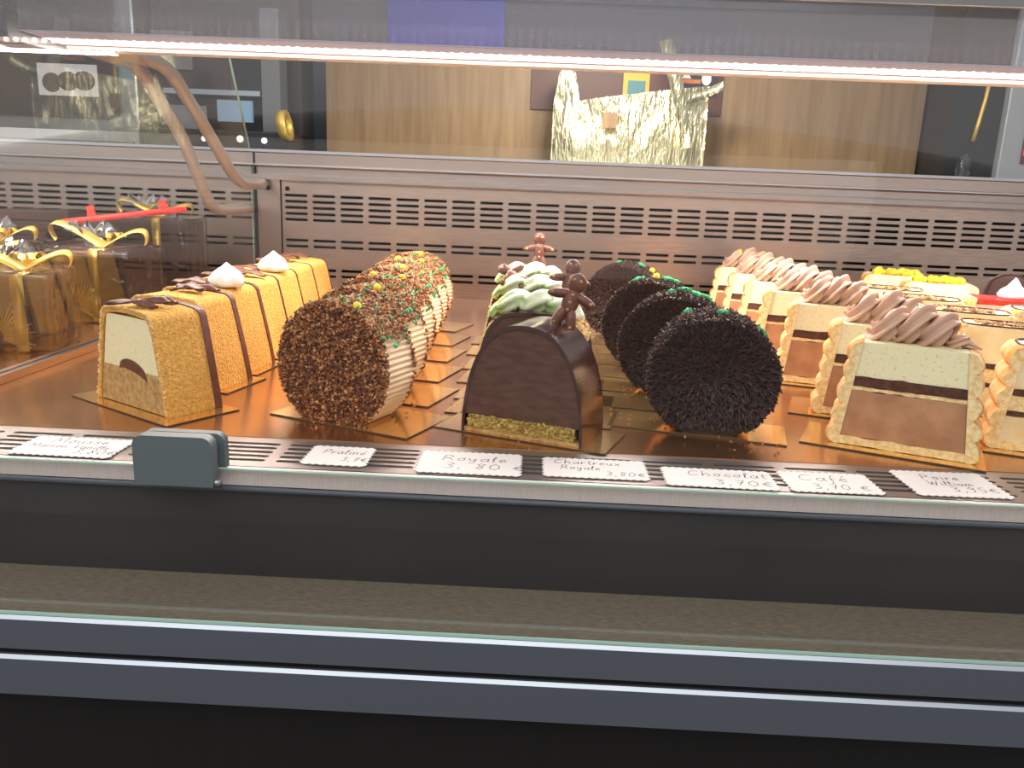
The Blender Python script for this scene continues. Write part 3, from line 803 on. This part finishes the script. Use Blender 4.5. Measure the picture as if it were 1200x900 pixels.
def make_charlotte(t, seed, kind='coffee'):
    root = empty('charlotte_slice'); y0, y1 = -t / 2, t / 2; H = .0745
    mb = MB(); layer_wavy(mb, char_w, .0002, .0060, y0, y1, 0, .0008, seed); mb.build('sponge_base', M['spongecut'], root)
    for sx, q in ((-1, 0), (1, 5)):
        fs = MB(); finger_side(fs, sx, t, y0 - .0004, y1, H, seed + q)
        fs.build('ladyfinger_side', [M['ladyfinger'], M['spongecut']], root)
    if kind == 'coffee':
        lay = [('coffee_mousse', 'coffee', .0060, .0400), ('thin_sponge', 'spongecut', .0400, .0430), ('chocolate_layer', 'brownlayer', .0430, .0500), ('vanilla_cream', 'vanilla', .0500, H)]
    elif kind == 'pear':
        lay = [('pear_mousse', 'pear', .0060, .0250), ('chocolate_layer', 'brownlayer', .0250, .0285), ('sponge_layer', 'spongecut', .0285, .0400), ('chocolate_layer', 'brownlayer', .0400, .0445), ('cream_top', 'pear', .0445, H)]
    elif kind == 'red':
        lay = [('pink_mousse', 'pinkmousse', .0060, H - .006), ('red_glaze', 'red', H - .006, H)]
    else:
        lay = [('cream_filling', 'pear', .0060, .040), ('sponge_layer', 'spongecut', .040, .047), ('cream_top', 'vanilla', .047, H)]
    for nm, mt, a, b in lay:
        mb = MB(); layer_wavy(mb, char_w, a, b, y0 + (.0006 if nm != 'chocolate_layer' else .0001), y1 - .0005, 0, .0011 if b < H - .001 else 0, seed)
        mb.build(nm, M[mt], root)
    if kind == 'coffee': rosette(root, t, seed, H)
    rr = random.Random(seed + 50)
    if kind == 'pear':
        mb = MB(); w = char_w(H) + .003
        ring = []
        for k in range(64):
            a = 2 * PI * k / 64; ca, sa = math.cos(a), math.sin(a)
            e = lambda q, m: math.copysign(abs(q) ** .45, q) * m
            ring.append((e(ca, w), e(sa, t * .46), H + .0006))
        mb.tube(ring + ring[:1], .0009, seg=6)
        for k in range(3):
            mb.tube([(-.02 + .04 * u / 6, (rr.uniform(-.3, .3)) * t, H + .0006) for u in range(7)], .0007, seg=5)
        mb.build('chocolate_outline', M['darkchoc'], root)
        mb = MB()
        for k in range(160): mb.chip((rr.uniform(-.026, .026), rr.gauss(0, t * .16), H + .001), rr.uniform(.0008, .0018), 0, r=rr)
        mb.build('crumb_topping', M['crumbs'], root)
    if kind == 'lemon':
        mb = MB()
        for k in range(26): mb.ball((rr.uniform(-.030, .030), rr.uniform(-t * .4, t * .4), H + .003), (rr.uniform(.004, .008), rr.uniform(.003, .006), rr.uniform(.0035, .0065)), seg=8, rings=6)
        mb.build('yellow_fruit', M['lemon'], root)
    if kind == 'red':
        mb = MB(); mb.lathe([(0, 0), (.0135, .0005), (.0155, .004), (.0125, .009), (.007, .013), (.0035, .018), (.001, .0215), (0, .022)], T=Matrix.Translation((.006, 0, H)))
        mb.build('cream_peak', M['meringue'], root)
    return root
cp = [make_charlotte(.040, 21), make_charlotte(.040, 22)]
g = 'coffee charlotte slices with piped rosettes'
nm = ('front', 'second', 'third', 'fourth', 'fifth', 'sixth', 'farthest')
cl = ['coffee charlotte slice nearest the front, layered face with a large ruffled rosette on top',
      'coffee charlotte slice directly behind the nearest one, its left side showing',
      'coffee charlotte slice, third from the front, between two close neighbours',
      'coffee charlotte slice exactly in the middle of its row of seven',
      'coffee charlotte slice, fifth from the front of its row of seven',
      'coffee charlotte slice, second from the far end of its row',
      'coffee charlotte slice at the far end of its row, small yellow pearl on top']
cs = [(0, .2685, .5640, -25), (1, .2840, .6500, -20), (0, .2850, .7650, -18), (1, .2870, .8600, -18), (0, .2890, .9500, -17), (1, .2910, 1.0400, -17), (0, .2930, 1.1300, -16)]
seen = set()
for k, (pi, x, y, a) in enumerate(cs):
    o = cp[pi] if pi not in seen else copy_tree(cp[pi]); seen.add(pi)
    tag(place(o, x, y, a, CB), cl[k], 'cake slice', g)
    if k == 6: MB().ball((-.012, 0, .094), .004).build('sugar_pearl', M['yellow'], o)
    put_board(.118, .060, x - .006, y + .002, a, 'gold board under the %s coffee charlotte slice' % nm[k], 'gold boards in the coffee charlotte row')
g = 'pear charlotte slices with chocolate outlines'
pp = [make_charlotte(.042, 31, 'pear'), make_charlotte(.050, 32, 'pear')]
pl = ['pear charlotte slice cut off by the right edge of the picture, nearest the front',
      'pear charlotte slice with dark outlined top, second from the front at the right edge',
      'pear charlotte slice with dark outlined creamy top, third in the pear row',
      'pear charlotte slice with crumb topping, fourth in the pear row',
      'pear charlotte slice farthest back in its row, in front of the yellow fruit slices']
seen = set()
for k, (pi, x, y, a) in enumerate([(0, .3830, .5720, -22), (0, .3940, .6720, -22), (1, .4020, .7600, -20), (1, .4020, .8500, -20), (1, .4030, .9350, -18)]):
    o = pp[pi] if pi not in seen else copy_tree(pp[pi]); seen.add(pi)
    tag(place(o, x, y, a, CB), pl[k], 'cake slice', g)
    put_board(.116, .064, x, y, a, 'gold board under the %s pear charlotte slice' % ('front', 'second', 'third', 'fourth', 'farthest')[k], 'gold boards in the pear charlotte row')
lem = make_charlotte(.044, 41, 'lemon'); red = make_charlotte(.05, 42, 'red')
tag(place(lem, .492, 1.120, -16, CB), 'yellow fruit topped slice farthest back, against the rear panel', 'cake slice', 'yellow fruit slices')
tag(place(copy_tree(lem), .506, 1.030, -18, CB), 'yellow fruit topped slice just in front of the farthest yellow one', 'cake slice', 'yellow fruit slices')
tag(place(red, .506, .880, -16, CB), 'red glazed pink slice with white cream peak, nearer one at right edge', 'cake slice', 'red glazed slices')
for k, (x, y, a) in enumerate(((.492, 1.12, -16), (.506, 1.03, -18), (.506, .88, -16))):
    put_board(.116, .064, x, y, a, ('gold board under the farthest yellow fruit slice', 'gold board under the nearer yellow fruit slice', 'gold board under the red glazed slice')[k], 'gold boards at the right')
# two more in the right-hand row
tag(place(make_charlotte(.05, 43, 'pear'), .500, .785, -18, CB), 'pale golden slice at the right edge in front of the red glazed slice', 'cake slice')
dm = empty('chocolate_dome_cake'); MB().lathe([(.040, 0), (.041, .02), (.038, .05), (.026, .078), (.012, .086), (0, .088)], seg=32).build('glazed_dome', M['glaze'], dm)
MB().lathe([(0, 0), (.044, 0), (.044, .004), (0, .004)], seg=32).build('biscuit_disc', M['biscuit'], dm)
tag(place(dm, .610, 1.060, 0, .0002), 'small round dark chocolate dome cake by the rear panel at far right', 'cake')

# crumbs on the tray
mb = MB(); rr = random.Random(77)
for k in range(90):
    x, y = rr.choice(((-.135, .548), (-.08, .6), (-.06, .75), (.0, .53), (.085, .60), (.10, .56), (.155, .548), (.1, .70))); mb.chip((x + rr.gauss(0, .014), y + rr.gauss(0, .010), .0030), rr.uniform(.0006, .0017), rr.choice((0, 1)), r=rr)
tag(mb.build('fallen_crumbs', [M['nut1'], M['crumbs']]), 'loose nut and cake crumbs fallen onto the boards and tray', 'crumbs', kind='stuff')

# ------------------------------------------------------------------ price cards
GL = {
 'a': (1.0, [[(.9, .8), (.6, 1), (.2, .8), (.1, .3), (.4, 0), (.8, .3), (.9, 1), (.85, .2), (1.05, 0)]]),
 'c': (.8, [[(.8, .85), (.5, 1), (.15, .7), (.15, .25), (.5, 0), (.85, .2)]]),
 'e': (.8, [[(.1, .5), (.75, .6), (.65, .95), (.3, .95), (.1, .4), (.4, 0), (.85, .2)]]),
 'f': (.7, [[(.8, 1.8), (.5, 2), (.35, 1.5), (.3, -.6), (.1, -.9)], [(.05, .8), (.75, .9)]]),
 'h': (1., [[(.1, 2), (.1, 0), (.2, .6), (.55, 1), (.8, .7), (.85, 0)]]),
 'i': (.4, [[(.2, 1), (.2, .1), (.4, 0)], [(.25, 1.5), (.3, 1.55)]]),
 'l': (.45, [[(.1, .2), (.4, 1.7), (.25, 2), (.15, 1.4), (.2, .1), (.45, 0)]]),
 'm': (1.4, [[(.1, 1), (.1, 0), (.2, .7), (.45, 1), (.6, .7), (.62, 0), (.72, .7), (1., 1), (1.15, .7), (1.2, 0)]]),
 'n': (1., [[(.1, 1), (.1, 0), (.2, .7), (.55, 1), (.78, .7), (.8, 0)]]),
 'o': (.95, [[(.5, 1), (.15, .75), (.15, .25), (.5, 0), (.8, .3), (.8, .75), (.5, 1), (.9, .95)]]),
 'r': (.7, [[(.1, 1), (.12, 0), (.2, .6), (.45, .95), (.7, .9)]]),
 's': (.75, [[(.7, .9), (.4, 1), (.2, .75), (.6, .4), (.5, .05), (.1, .05)]]),
 't': (.65, [[(.3, 1.8), (.3, .2), (.5, 0), (.7, .1)], [(.05, 1.1), (.7, 1.15)]]),
 'u': (1., [[(.1, 1), (.12, .3), (.4, 0), (.75, .3), (.8, 1), (.8, .1), (1, 0)]]),
 'v': (.9, [[(.05, 1), (.4, 0), (.85, 1)]]),
 'w': (1.3, [[(.05, 1), (.35, 0), (.6, .8), (.9, 0), (1.2, 1)]]),
 'x': (.9, [[(.1, 1), (.8, 0)], [(.8, 1), (.1, 0)]]),
 'y': (1., [[(.1, 1), (.2, .3), (.5, .1), (.8, .9), (.75, -.6), (.4, -.9), (.2, -.6)]]),
 'M': (1.9, [[(.05, 0), (.25, 2), (.35, 1.9), (.85, .4), (1.35, 2), (1.5, 1.9), (1.7, 0)]]),
 'P': (1.3, [[(.2, 0), (.3, 2), (.9, 2), (1.2, 1.5), (.9, 1), (.25, .9)]]),
 'R': (1.4, [[(.2, 0), (.3, 2), (.9, 2), (1.15, 1.5), (.8, 1), (.3, .95), (.8, .8), (1.3, 0)]]),
 'C': (1.4, [[(1.25, 1.7), (.85, 2), (.3, 1.5), (.15, .7), (.5, 0), (1.2, .3)]]),
 'V': (1.3, [[(.1, 2), (.5, 0), (1.2, 2)]]),
 'W': (1.8, [[(.1, 2), (.45, 0), (.85, 1.5), (1.2, 0), (1.7, 2)]]),
 '0': (1.2, [[(.6, 2), (.15, 1.4), (.15, .5), (.6, 0), (1.05, .5), (1.05, 1.4), (.6, 2)]]),
 '3': (1.1, [[(.1, 1.9), (.6, 2), (.9, 1.6), (.4, 1.1), (.9, .7), (.7, .1), (.1, .1)]]),
 '5': (1.1, [[(1, 2), (.3, 2), (.25, 1.15), (.8, 1.1), (.9, .5), (.5, 0), (.1, .15)]]),
 '7': (1.1, [[(.1, 1.9), (.95, 1.95), (.45, 0)], [(.3, 1), (.9, 1.05)]]),
 '8': (1.1, [[(.9, 1.8), (.5, 2), (.2, 1.6), (.85, .6), (.55, 0), (.15, .4), (.9, 1.5), (.9, 1.8)]]),
 '9': (1.1, [[(.9, 1.7), (.5, 2), (.15, 1.5), (.5, 1.1), (.9, 1.6), (.8, .3), (.4, 0)]]),
 ',': (.5, [[(.25, .15), (.15, -.4)]]), ' ': (.7, []),
 'é': (.8, [[(.1, .5), (.75, .6), (.65, .95), (.3, .95), (.1, .4), (.4, 0), (.85, .2)], [(.4, 1.4), (.75, 1.9)]]),
 '€': (1.3, [[(1.2, 1.6), (.8, 1.8), (.35, 1.3), (.35, .5), (.8, .05), (1.2, .3)], [(.05, 1.1), (.95, 1.15)], [(.05, .75), (.9, .8)]]),
}
def write(mb, text, x, y, s, sx=1.0, w=.00027, rr=random.Random(5)):
    for ch in text:
        adv, strokes = GL[ch]
        for stk in strokes:
            pts = [(x + px * s * sx + py * s * .10, y + py * s + rr.uniform(-.04, .04) * s) for px, py in stk]
            for a, b in zip(pts[:-1], pts[1:]):
                d = Vector((b[0] - a[0], b[1] - a[1])); L = d.length
                if L < 1e-7: continue
                nn = Vector((-d.y, d.x)) / L * w; e = d / L * w * .6
                mb.add([(a[0] + nn.x - e.x, a[1] + nn.y - e.y, 0), (a[0] - nn.x - e.x, a[1] - nn.y - e.y, 0), (b[0] - nn.x + e.x, b[1] - nn.y + e.y, 0), (b[0] + nn.x + e.x, b[1] + nn.y + e.y, 0)], [(0, 1, 2, 3)])
        x += (adv + .25) * s * sx
def pinked(w, h, step=.0046, dep=.0018):
    pts = []
    cor = [(-w / 2, -h / 2), (w / 2, -h / 2), (w / 2, h / 2), (-w / 2, h / 2)]
    for i in range(4):
        a = Vector(cor[i]); b = Vector(cor[(i + 1) % 4]); L = (b - a).length; n = max(3, round(L / step)); d = (b - a) / n; nn = Vector((d.y, -d.x)).normalized()
        for k in range(n):
            pts.append(tuple(a + d * k)); pts.append(tuple(a + d * (k + .5) + nn * dep))
    return pts
def card(w, h, lines, x, y, deg, label):
    root = empty('price_card')
    MB().plate(pinked(w, h), 0, .0005).build('card', M['paper'], root)
    mb = MB()
    for (tx, lx, ly, s, sx) in lines: write(mb, tx, lx, ly, s, sx)
    mb.build('handwriting', M['ink'], root, loc=(0, 0, .00056))
    tag(place(root, x, y, deg, .0002), label, 'price card', 'handwritten price cards on the front strip')
card(.062, .033, [('Mousse', -.018, .0065, .0042, 1.15), ('Marron Vanille', -.027, -.0035, .0033, .98), ('3,80€', .006, -.0125, .0038, 1.1)], -.2855, .4795, -1, "wavy-edged price card with 'Mousse Marron Vanille 3,80€', left of the grey clamp")
card(.0385, .0335, [('Praliné', -.012, .003, .0040, .95), ('3,7€', .003, -.0095, .0034, 1.0)], -.1180, .4860, -1, "small wavy-edged price card reading 'Praliné 3,7€'")
card(.0625, .0385, [('Royale', -.019, .0030, .0048, 1.25), ('3, 80 €', -.016, -.0115, .0050, 1.25)], -.0345, .4840, 0, "wavy-edged price card reading 'Royale 3, 80 €' under the glossy dome slice")
card(.0630, .0330, [('Chartreux', -.026, .0065, .0038, 1.1), ('Royale', -.022, -.0035, .0036, 1.0), ('3,80€', .006, -.0125, .0036, 1.1)], .0440, .4845, 0, "wavy-edged price card reading 'Chartreux Royale 3,80€'")
card(.0660, .0305, [('Chocolat', -.019, .0025, .0044, 1.25), ('3,70€', -.0040, -.0115, .0044, 1.3)], .1200, .4775, -1, "wavy-edged price card reading 'Chocolat 3,70€' below the shaving roll")
card(.0540, .0330, [('Café', -.018, .0020, .0052, 1.25), ('3,70 €', -.013, -.0125, .0044, 1.1)], .1885, .4790, 1, "wavy-edged price card reading 'Café 3,70 €'")
card(.0560, .0420, [('Poire', -.014, .0070, .0042, 1.1), ('William', -.014, -.0035, .0036, 1.05), ('3,95€', -.004, -.0140, .0041, 1.15)], .2660, .4870, 1, "wavy-edged price card reading 'Poire William 3,95€', nearest the right edge")

# ------------------------------------------------------------------ gift wrapped chocolates beyond the partition
def ribbon_loop(mb, c, w, h, ang, width, n=16):
    path = []
    for k in range(n + 1):
        a = PI * k / n; path.append((c[0] + math.cos(ang) * w * math.sin(a) ** 1 * (1) * k / n * 1.0 , c[1] + math.sin(ang) * w * math.sin(a) * k / n, c[2] + h * math.sin(a)))
    mb.ribbon(path, width, (-math.sin(ang), math.cos(ang), .2), .0005)
def gift(w, d, h, rays=True, ruff='gold', big=1.0, seed=0):
    rr = random.Random(seed); root = empty('gift_box')
    MB().box(-w / 2, w / 2, -d / 2, d / 2, 0, h).build('box', M['choco_gift'], root, bevel=.006)
    mb = MB(); e = .0012
    rb = [(.012, -d / 2 - e, 0.001), (.012, -d / 2 - e, h * .5), (.012, -d / 2 - e, h + e), (.012, 0, h + e), (.012, d / 2 + e, h + e), (.012, d / 2 + e, .001)]
    mb.ribbon(rb, .011, (1, 0, 0), .0006)
    mb.build('ribbon', M['goldpaper'], root)
    mb = MB()
    for sgn, L, hh in ((-1, .060, .020), (1, .040, .016)):
        path = []
        for k in range(15):
            s = k / 14; path.append((.010 + sgn * L * big * math.sin(s * PI * .62), -.01 + .01 * s, h + .004 + hh * big * math.sin(s * PI * .95)))
        mb.ribbon(path, [.014 * (1 - .6 * k / 14) for k in range(15)], (0.1, 1, .5), .0006)
    for k in range(5):
        a = rr.uniform(0, 6.28); mb.ribbon([(.01 + .018 * s * math.cos(a), .018 * s * math.sin(a), h + .003 + .016 * math.sin(s * 2.4)) for s in (0, .25, .5, .75, 1)], .006, (math.sin(a), -math.cos(a), .2), .0005)
    mb.build('bow', M['goldpaper'], root)
    if rays:
        mb = MB(); cx, cz = -w * .12, h * .22
        for k in range(34):
            a = R(-30 + 240 * k / 33); L = rr.uniform(.022, .036)
            p0 = (cx + .006 * math.cos(a), -d / 2 - .0010, cz + .006 * math.sin(a)); p1 = (max(-w * .46, min(cx + L * math.cos(a), w * .46)), -d / 2 - .0010, max(.003, min(cz + L * math.sin(a), h * .92)))
            mb.tube([p0, p1], [.0011, .0005], seg=5)
        mb.build('gold_sunburst', M['goldpaper'], root)
    # cellophane ruffle gathered on top
    mb = MB(); seg = 48; v = []
    for i, (r_, z_) in enumerate(((.006, h + .002), (.009, h + .010), (.017, h + .020), (.026, h + .026))):
        for j in range(seg):
            b = 2 * PI * j / seg; q = r_ * (1 + .25 * math.sin(b * 11 + i)); v.append((-.012 + q * math.cos(b), q * math.sin(b) * .8, z_ + .004 * i * math.sin(b * 9) * .5))
    mb.add(v, [(i * seg + j, i * seg + (j + 1) % seg, (i + 1) * seg + (j + 1) % seg, (i + 1) * seg + j) for i in range(3) for j in range(seg)], 0, True)
    mb.build('cellophane_ruffle', M['cello'], root)
    mb = MB(); mb.box(-w / 2 - .0035, w / 2 + .0035, -d / 2 - .0035, d / 2 + .0035, .0004, h + .004)
    mb.build('cellophane', M['cello'], root, bevel=.004)
    return root
g = 'ribboned chocolate gift boxes'
tag(place(gift(.075, .07, .072, seed=1), -.497, .770, 12, .0008), 'brown gift box with gold sunburst, nearest the viewer at the left edge', 'gift box', g)
tag(place(gift(.105, .07, .082, seed=2, big=1.2), -.503, .940, -6, .0008), 'brown gift box with gold ribbon and large curling bow, middle of the three tall ones', 'gift box', g)
tag(place(gift(.105, .07, .110, seed=3, rays=False), -.520, 1.120, 4, .0008), 'tallest brown gift box with gold bow, farthest back beside the support tubes', 'gift box', g)
tag(place(gift(.08, .06, .070, seed=4, rays=False, big=1.1), -.600, .860, 8, .0008), 'gift box with clear cellophane ruffle behind the nearest sunburst box', 'gift box', g)
tag(place(gift(.08, .07, .080, seed=5), -.650, .985, -10, .0008), 'gift box at the far left edge behind the cellophane ruffle', 'gift box', g)
cb = MB().box(-.045, .045, -.03, .03, 0, .014).build('chocolate_bar_box', M['choco_gift'], bevel=.0015)
nmz = ('bottom', 'second', 'third', 'fourth', 'fifth', 'sixth', 'seventh', 'top')
for k in range(8):
    o = cb if k == 0 else cb.copy()
    if k: col.objects.link(o)
    place(o, -.700 + .006 * ((k * 7) % 5 - 2), 1.14 + .004 * ((k * 3) % 3), ((k * 37) % 13) - 6, .0002 + .0144 * k)
    tag(o, 'flat dark chocolate box, %s of the stack at the far left' % (nmz[k] if k in (0, 7) else nmz[k] + ' from the bottom'), 'chocolate box', 'stack of flat chocolate boxes')
tk = empty('ticket_rail')
MB().ribbon([(-.080, 0, .0), (.080, 0, .0)], .0075, (0, 0, 1), .0012).build('strip', M['redplastic'], tk)
MB().box(-.046, -.036, -.0005, .0012, .003, .016).build('tab', M['redplastic'], tk)
MB().box(.046, .056, -.0005, .0012, .003, .014).build('tab', M['redplastic'], tk)
MB().tube([(-.07, .001, -.003), (-.07, .001, -.1045)], .0012, seg=6).tube([(.066, .001, -.003), (.066, .001, -.1045)], .0012, seg=6).box(-.076, .072, -.004, .008, -.1060, -.1045).build('stand', M['cello'], tk)
tk.location = (-.522, 1.035, .1165); tk.rotation_euler = (0, R(-8), R(2))
tag(tk, 'long red plastic ticket strip with two tabs, in front of the gift boxes', 'ticket rail')

# ------------------------------------------------------------------ behind the case
ct = empty('rear_counter', (0, 0, -DZ)); tag(ct, 'dark work counter standing behind the display case', 'counter')
MB().box(-1.9, 1.9, 1.70, 2.30, DZ + .185, DZ + .225).build('worktop', M['steeldark'], ct)
MB().box(-1.88, 1.88, 1.74, 2.28, 0, DZ + .185).build('cabinet', M['blackwood'], ct)
Z0 = .2255
pn = MB().box(-.572, 1.0, 2.26, 2.2995, Z0, .500).build('wood_panel', M['wood']); tag(pn, 'pale oak veneer panel standing behind the counter', 'panel')
# appliances on the left
ov = empty('oven', (-1.33, 2.08, Z0)); tag(ov, 'steel oven with dark rounded glass door at the upper left', 'oven')
MB().box(-.30, .335, 0, .2, .0, .50).build('body', M['steeldark'], ov, bevel=.006)
MB().prism(rounded(-.28, .290, .070, .40, .03)[:14] + [(-.28, .08), (-.27, .070), (.262, .070), (.280, .078), (.29, .09)], -.012, -.001).build('door_glass', M['blackgloss'], ov)
MB().box(-.20, -.02, -.006, -.001, .024, .045).build('label_plate', M['appl'], ov)
MB().box(-.29, .32, -.004, -.001, .0, .018).build('base_trim', M['blackgloss'], ov)
ph = empty('door_reflection', (-1.158, 2.0675, Z0 + .121))  # white card and dark blobs stand in for a reflection in the door glass
MB().box(-.074, .074, -.002, 0, 0, .074).build('card', M['paper'], ph)
mb = MB()
for x, z, r_ in ((-.04, .030, .024), (0, .034, .026), (.04, .036, .028)): mb.ball((x, -.002, z), (r_, .0012, .023), seg=16)
mb.build('print', M['darkchoc'], ph); tag(ph, 'white card with three dark shapes, standing in for a reflection in the oven door', 'card')
cf = empty('coffee_machine', (-.79, 2.06, Z0)); tag(cf, 'black and steel coffee machine between the oven and the wood panel', 'coffee machine')
MB().box(-.185, .185, .08, .20, 0, .42).build('body', M['blackgloss'], cf, bevel=.004)
MB().box(-.185, .185, 0, .20, 0, .055).build('base', M['blackgloss'], cf, bevel=.004)
MB().box(-.14, .10, .02, .08, .138, .150).build('cup_ledge', M['alu_hi'], cf)
MB().box(-.185, -.085, .070, .079, .20, .29).build('back_plate', M['appl'], cf)
MB().box(.105, .150, .02, .08, .055, .34).build('steel_column', M['appl'], cf)
MB().box(.0, .085, .0, .012, .075, .125).build('screen', M['screen'], cf)
MB().box(-.12, -.03, .01, .07, .055, .11).build('drip_grid', M['steeldark'], cf)
MB().ball((.055, -.004, .035), .008).build('button', M['dot'], cf); MB().ball((.115, -.004, .033), .007).build('button', M['dot'], cf); MB().ball((-.035, -.004, .032), .006).build('button', M['dot'], cf)
rl_ = empty('ribbon_roll', (-.622, 2.02, Z0)); MB().lathe([(.022, 0), (.036, 0), (.036, .02), (.022, .02), (.022, 0)], seg=28, T=Matrix.Translation((0, 0, .036 + .03)) @ Matrix.Rotation(R(80), 4, 'Y')).build('roll', M['goldpaper'], rl_)
MB().box(-.004, .026, -.02, .02, 0, .031).build('stand', M['blackgloss'], rl_)
tag(rl_, 'roll of gold ribbon standing against the edge of the wood panel', 'ribbon roll')
# poster with foil bag
po = empty('poster', (.222, 2.2585, .374)); tag(po, 'dark red picture board fixed to the wood panel behind the gold foil', 'poster')
MB().box(-.250, .250, -.006, 0, 0, .118).build('board', M['poster'], po)
MB().box(-.010, .058, -.008, -.006, .012, .118).build('yellow_frame', M['pyellow'], po)
MB().box(.002, .048, -.0095, -.008, .012, .080).build('teal_print', M['teal'], po)
MB().box(.125, .235, -.008, -.006, .045, .118).build('navy_print', M['navy'], po)
MB().box(.130, .190, -.0095, -.008, .078, .088).build('orange_stripe', M['orange'], po)
mb = MB(); mb.prism([(.140, .090), (.165, .090), (.152, .112)], -.0095, -.008); mb.ball((.205, -.0085, .090), (.013, .0015, .016), seg=16); mb.build('white_print', M['paper'], po)
def foil_sheet(outline, y0, d, name, parent, seed, nx=30, nz=22):
    """crumpled foil body: front and back sheets following a hull given as z-range per x"""
    mb = MB(); n = nx + 1
    def pt(i, k, side):
        u = i / nx; w = k / nz; x, zl, zh = outline(u)
        z = zl + (zh - zl) * w
        bul = math.sin(PI * min(max(u, .02), .98)) ** .4
        q = .010 * noise.noise(Vector((x * 22, z * 9, seed))) + .005 * noise.noise(Vector((x * 60, z * 20, seed + 3)))
        return (x, y0 + side * d * bul * .5 + q, z)
    for side in (-1, 1):
        v = [pt(i, k, side) for k in range(nz + 1) for i in range(n)]
        mb.add(v, [(k * n + i, k * n + i + 1, (k + 1) * n + i + 1, (k + 1) * n + i) for k in range(nz) for i in range(nx)], 0, True)
    return mb.build(name, M['foil'], parent)
fb = empty('foil_bag', (0, 0, 0)); tag(fb, 'crumpled shiny gold foil gift bag standing in front of the poster', 'gift bag')
def ol(u):
    x = .030 + .375 * u
    top = .372 + .055 * u + (.0 if u > .04 else -.01)
    if u < .16: top = .372 + .10 * math.sin(PI * min(u / .16, 1)) ** .5
    return (x, Z0 + .0005, top)
foil_sheet(ol, 2.10, .09, 'bag', fb, 1)
mb = MB(); mb.ribbon([(.285, 2.04, .52), (.305, 2.04, .46), (.325, 2.04, .40), (.345, 2.045, .33), (.362, 2.05, .28)], [.032, .032, .030, .024, .020], (1, 0, .25), .004)
mb.ribbon([(.33, 2.045, .385), (.38, 2.05, .400), (.430, 2.055, .425)], .022, (0, 0.1, 1), .004)
mb.build('handle', M['foil'], fb)
MB().box(.148, .182, 2.030, 2.034, .318, .353).build('tag_card', M['wood'], fb)
# right-hand column and fridge
dc = empty('dark_cabinet', (1.064, 2.12, Z0)); tag(dc, 'narrow black cabinet with glass jars right of the wood panel', 'cabinet')
MB().box(-.060, .060, 0, .17, 0, .46).build('body', M['blackgloss'], dc)
MB().tube([(.020, -.006, .26), (.016, -.006, .20), (.008, -.006, .14), (.002, -.006, .10)], .006, seg=8, lobes=3).build('gold_garland', M['goldpaper'], dc)
MB().lathe([(.018, 0), (.018, .05), (.012, .06), (.012, .066), (0, .066)], T=Matrix.Translation((-.02, -.022, 0))).build('jar', M['cello'], dc)
fr = empty('fridge', (1.33, 2.10, Z0)); tag(fr, 'light grey upright cooler with a strip display at the upper right edge', 'cooler')
MB().box(-.200, .25, 0, .19, 0, .50).build('body', M['fridge'], fr, bevel=.004)
MB().box(-.150, -.128, -.004, 0, .05, .50).build('display_strip', M['poster'], fr); MB().box(-.147, -.133, -.006, -.004, .070, .085).build('red_display', M['reddot'], fr)
# blue panels on the wall above, standing in for reflections in the glass
for x0, x1, z0, z1, lab in ((-1.30, -.885, .56, .80, 'blue panel high on the back wall standing in for a glass reflection, the wider left one'), (-.47, -.12, .56, .80, 'deep blue panel high on the back wall standing in for a glass reflection, right of the wider one')):
    tag(MB().box(x0, x1, 2.60, 2.619, z0, z1).build('reflection_panel', M['blue']), lab, 'reflection panel', 'blue reflection panels on the back wall')

# ------------------------------------------------------------------ lights
def area(name, loc, rot, sx, sy, energy, color, parent=None):
    l = bpy.data.lights.new(name, 'AREA'); l.shape = 'RECTANGLE'; l.size = sx; l.size_y = sy; l.energy = energy; l.color = color
    o = bpy.data.objects.new(name, l); col.objects.link(o); o.location = loc; o.rotation_euler = rot
    if parent: o.parent = parent
    return o
l = area('lamp_bar_light', (0.0, bar_y + .006, bar_z - .0075), (R(-8), 0, 0), 1.9, .012, 13.0, (1, .87, .79), bar)
area('ceiling_light', (.2, 1.5, 1.65), (R(0), 0, 0), 3.4, 1.5, 5, (1, .93, .85))
area('front_fill', (-.4, -.8, 1.5), (R(35), 0, 0), 2.6, 1.3, 30, (1, .96, .90))  # fill light added on the viewer's side to lift the front faces
area('foil_fill', (.15, 1.60, .60), (R(62), 0, 0), .16, .10, 6.5, (1, .93, .78))  # small light added only to make the foil bag shine
w = bpy.data.worlds.new('World'); scene.world = w; w.use_nodes = True
w.node_tree.nodes['Background'].inputs[0].default_value = (.76, .74, .74, 1)
w.node_tree.nodes['Background'].inputs[1].default_value = .62

# ------------------------------------------------------------------ camera
cam = bpy.data.cameras.new('Camera'); co = bpy.data.objects.new('Camera', cam); col.objects.link(co)
cam.sensor_width = 36; cam.lens = 950 / 1200 * 36; cam.clip_start = .01
p, r, yw = R(13.6), R(2.3), R(1.2)
fwd = Vector((-math.sin(yw) * math.cos(p), math.cos(yw) * math.cos(p), -math.sin(p)))
r0 = Vector((math.cos(yw), math.sin(yw), 0)); u0 = r0.cross(fwd)
right = r0 * math.cos(r) + u0 * math.sin(r); up = right.cross(fwd)
mt = Matrix((right, up, -fwd)).transposed().to_4x4(); mt.translation = (0, 0, .17)
co.matrix_world = mt
scene.camera = co
for o in list(col.objects):
    if o.parent is None: o.location.z += DZ
scene.view_settings.view_transform = 'Standard'; scene.view_settings.look = 'None'
scene.view_settings.gamma = 1; scene.view_settings.exposure = .05
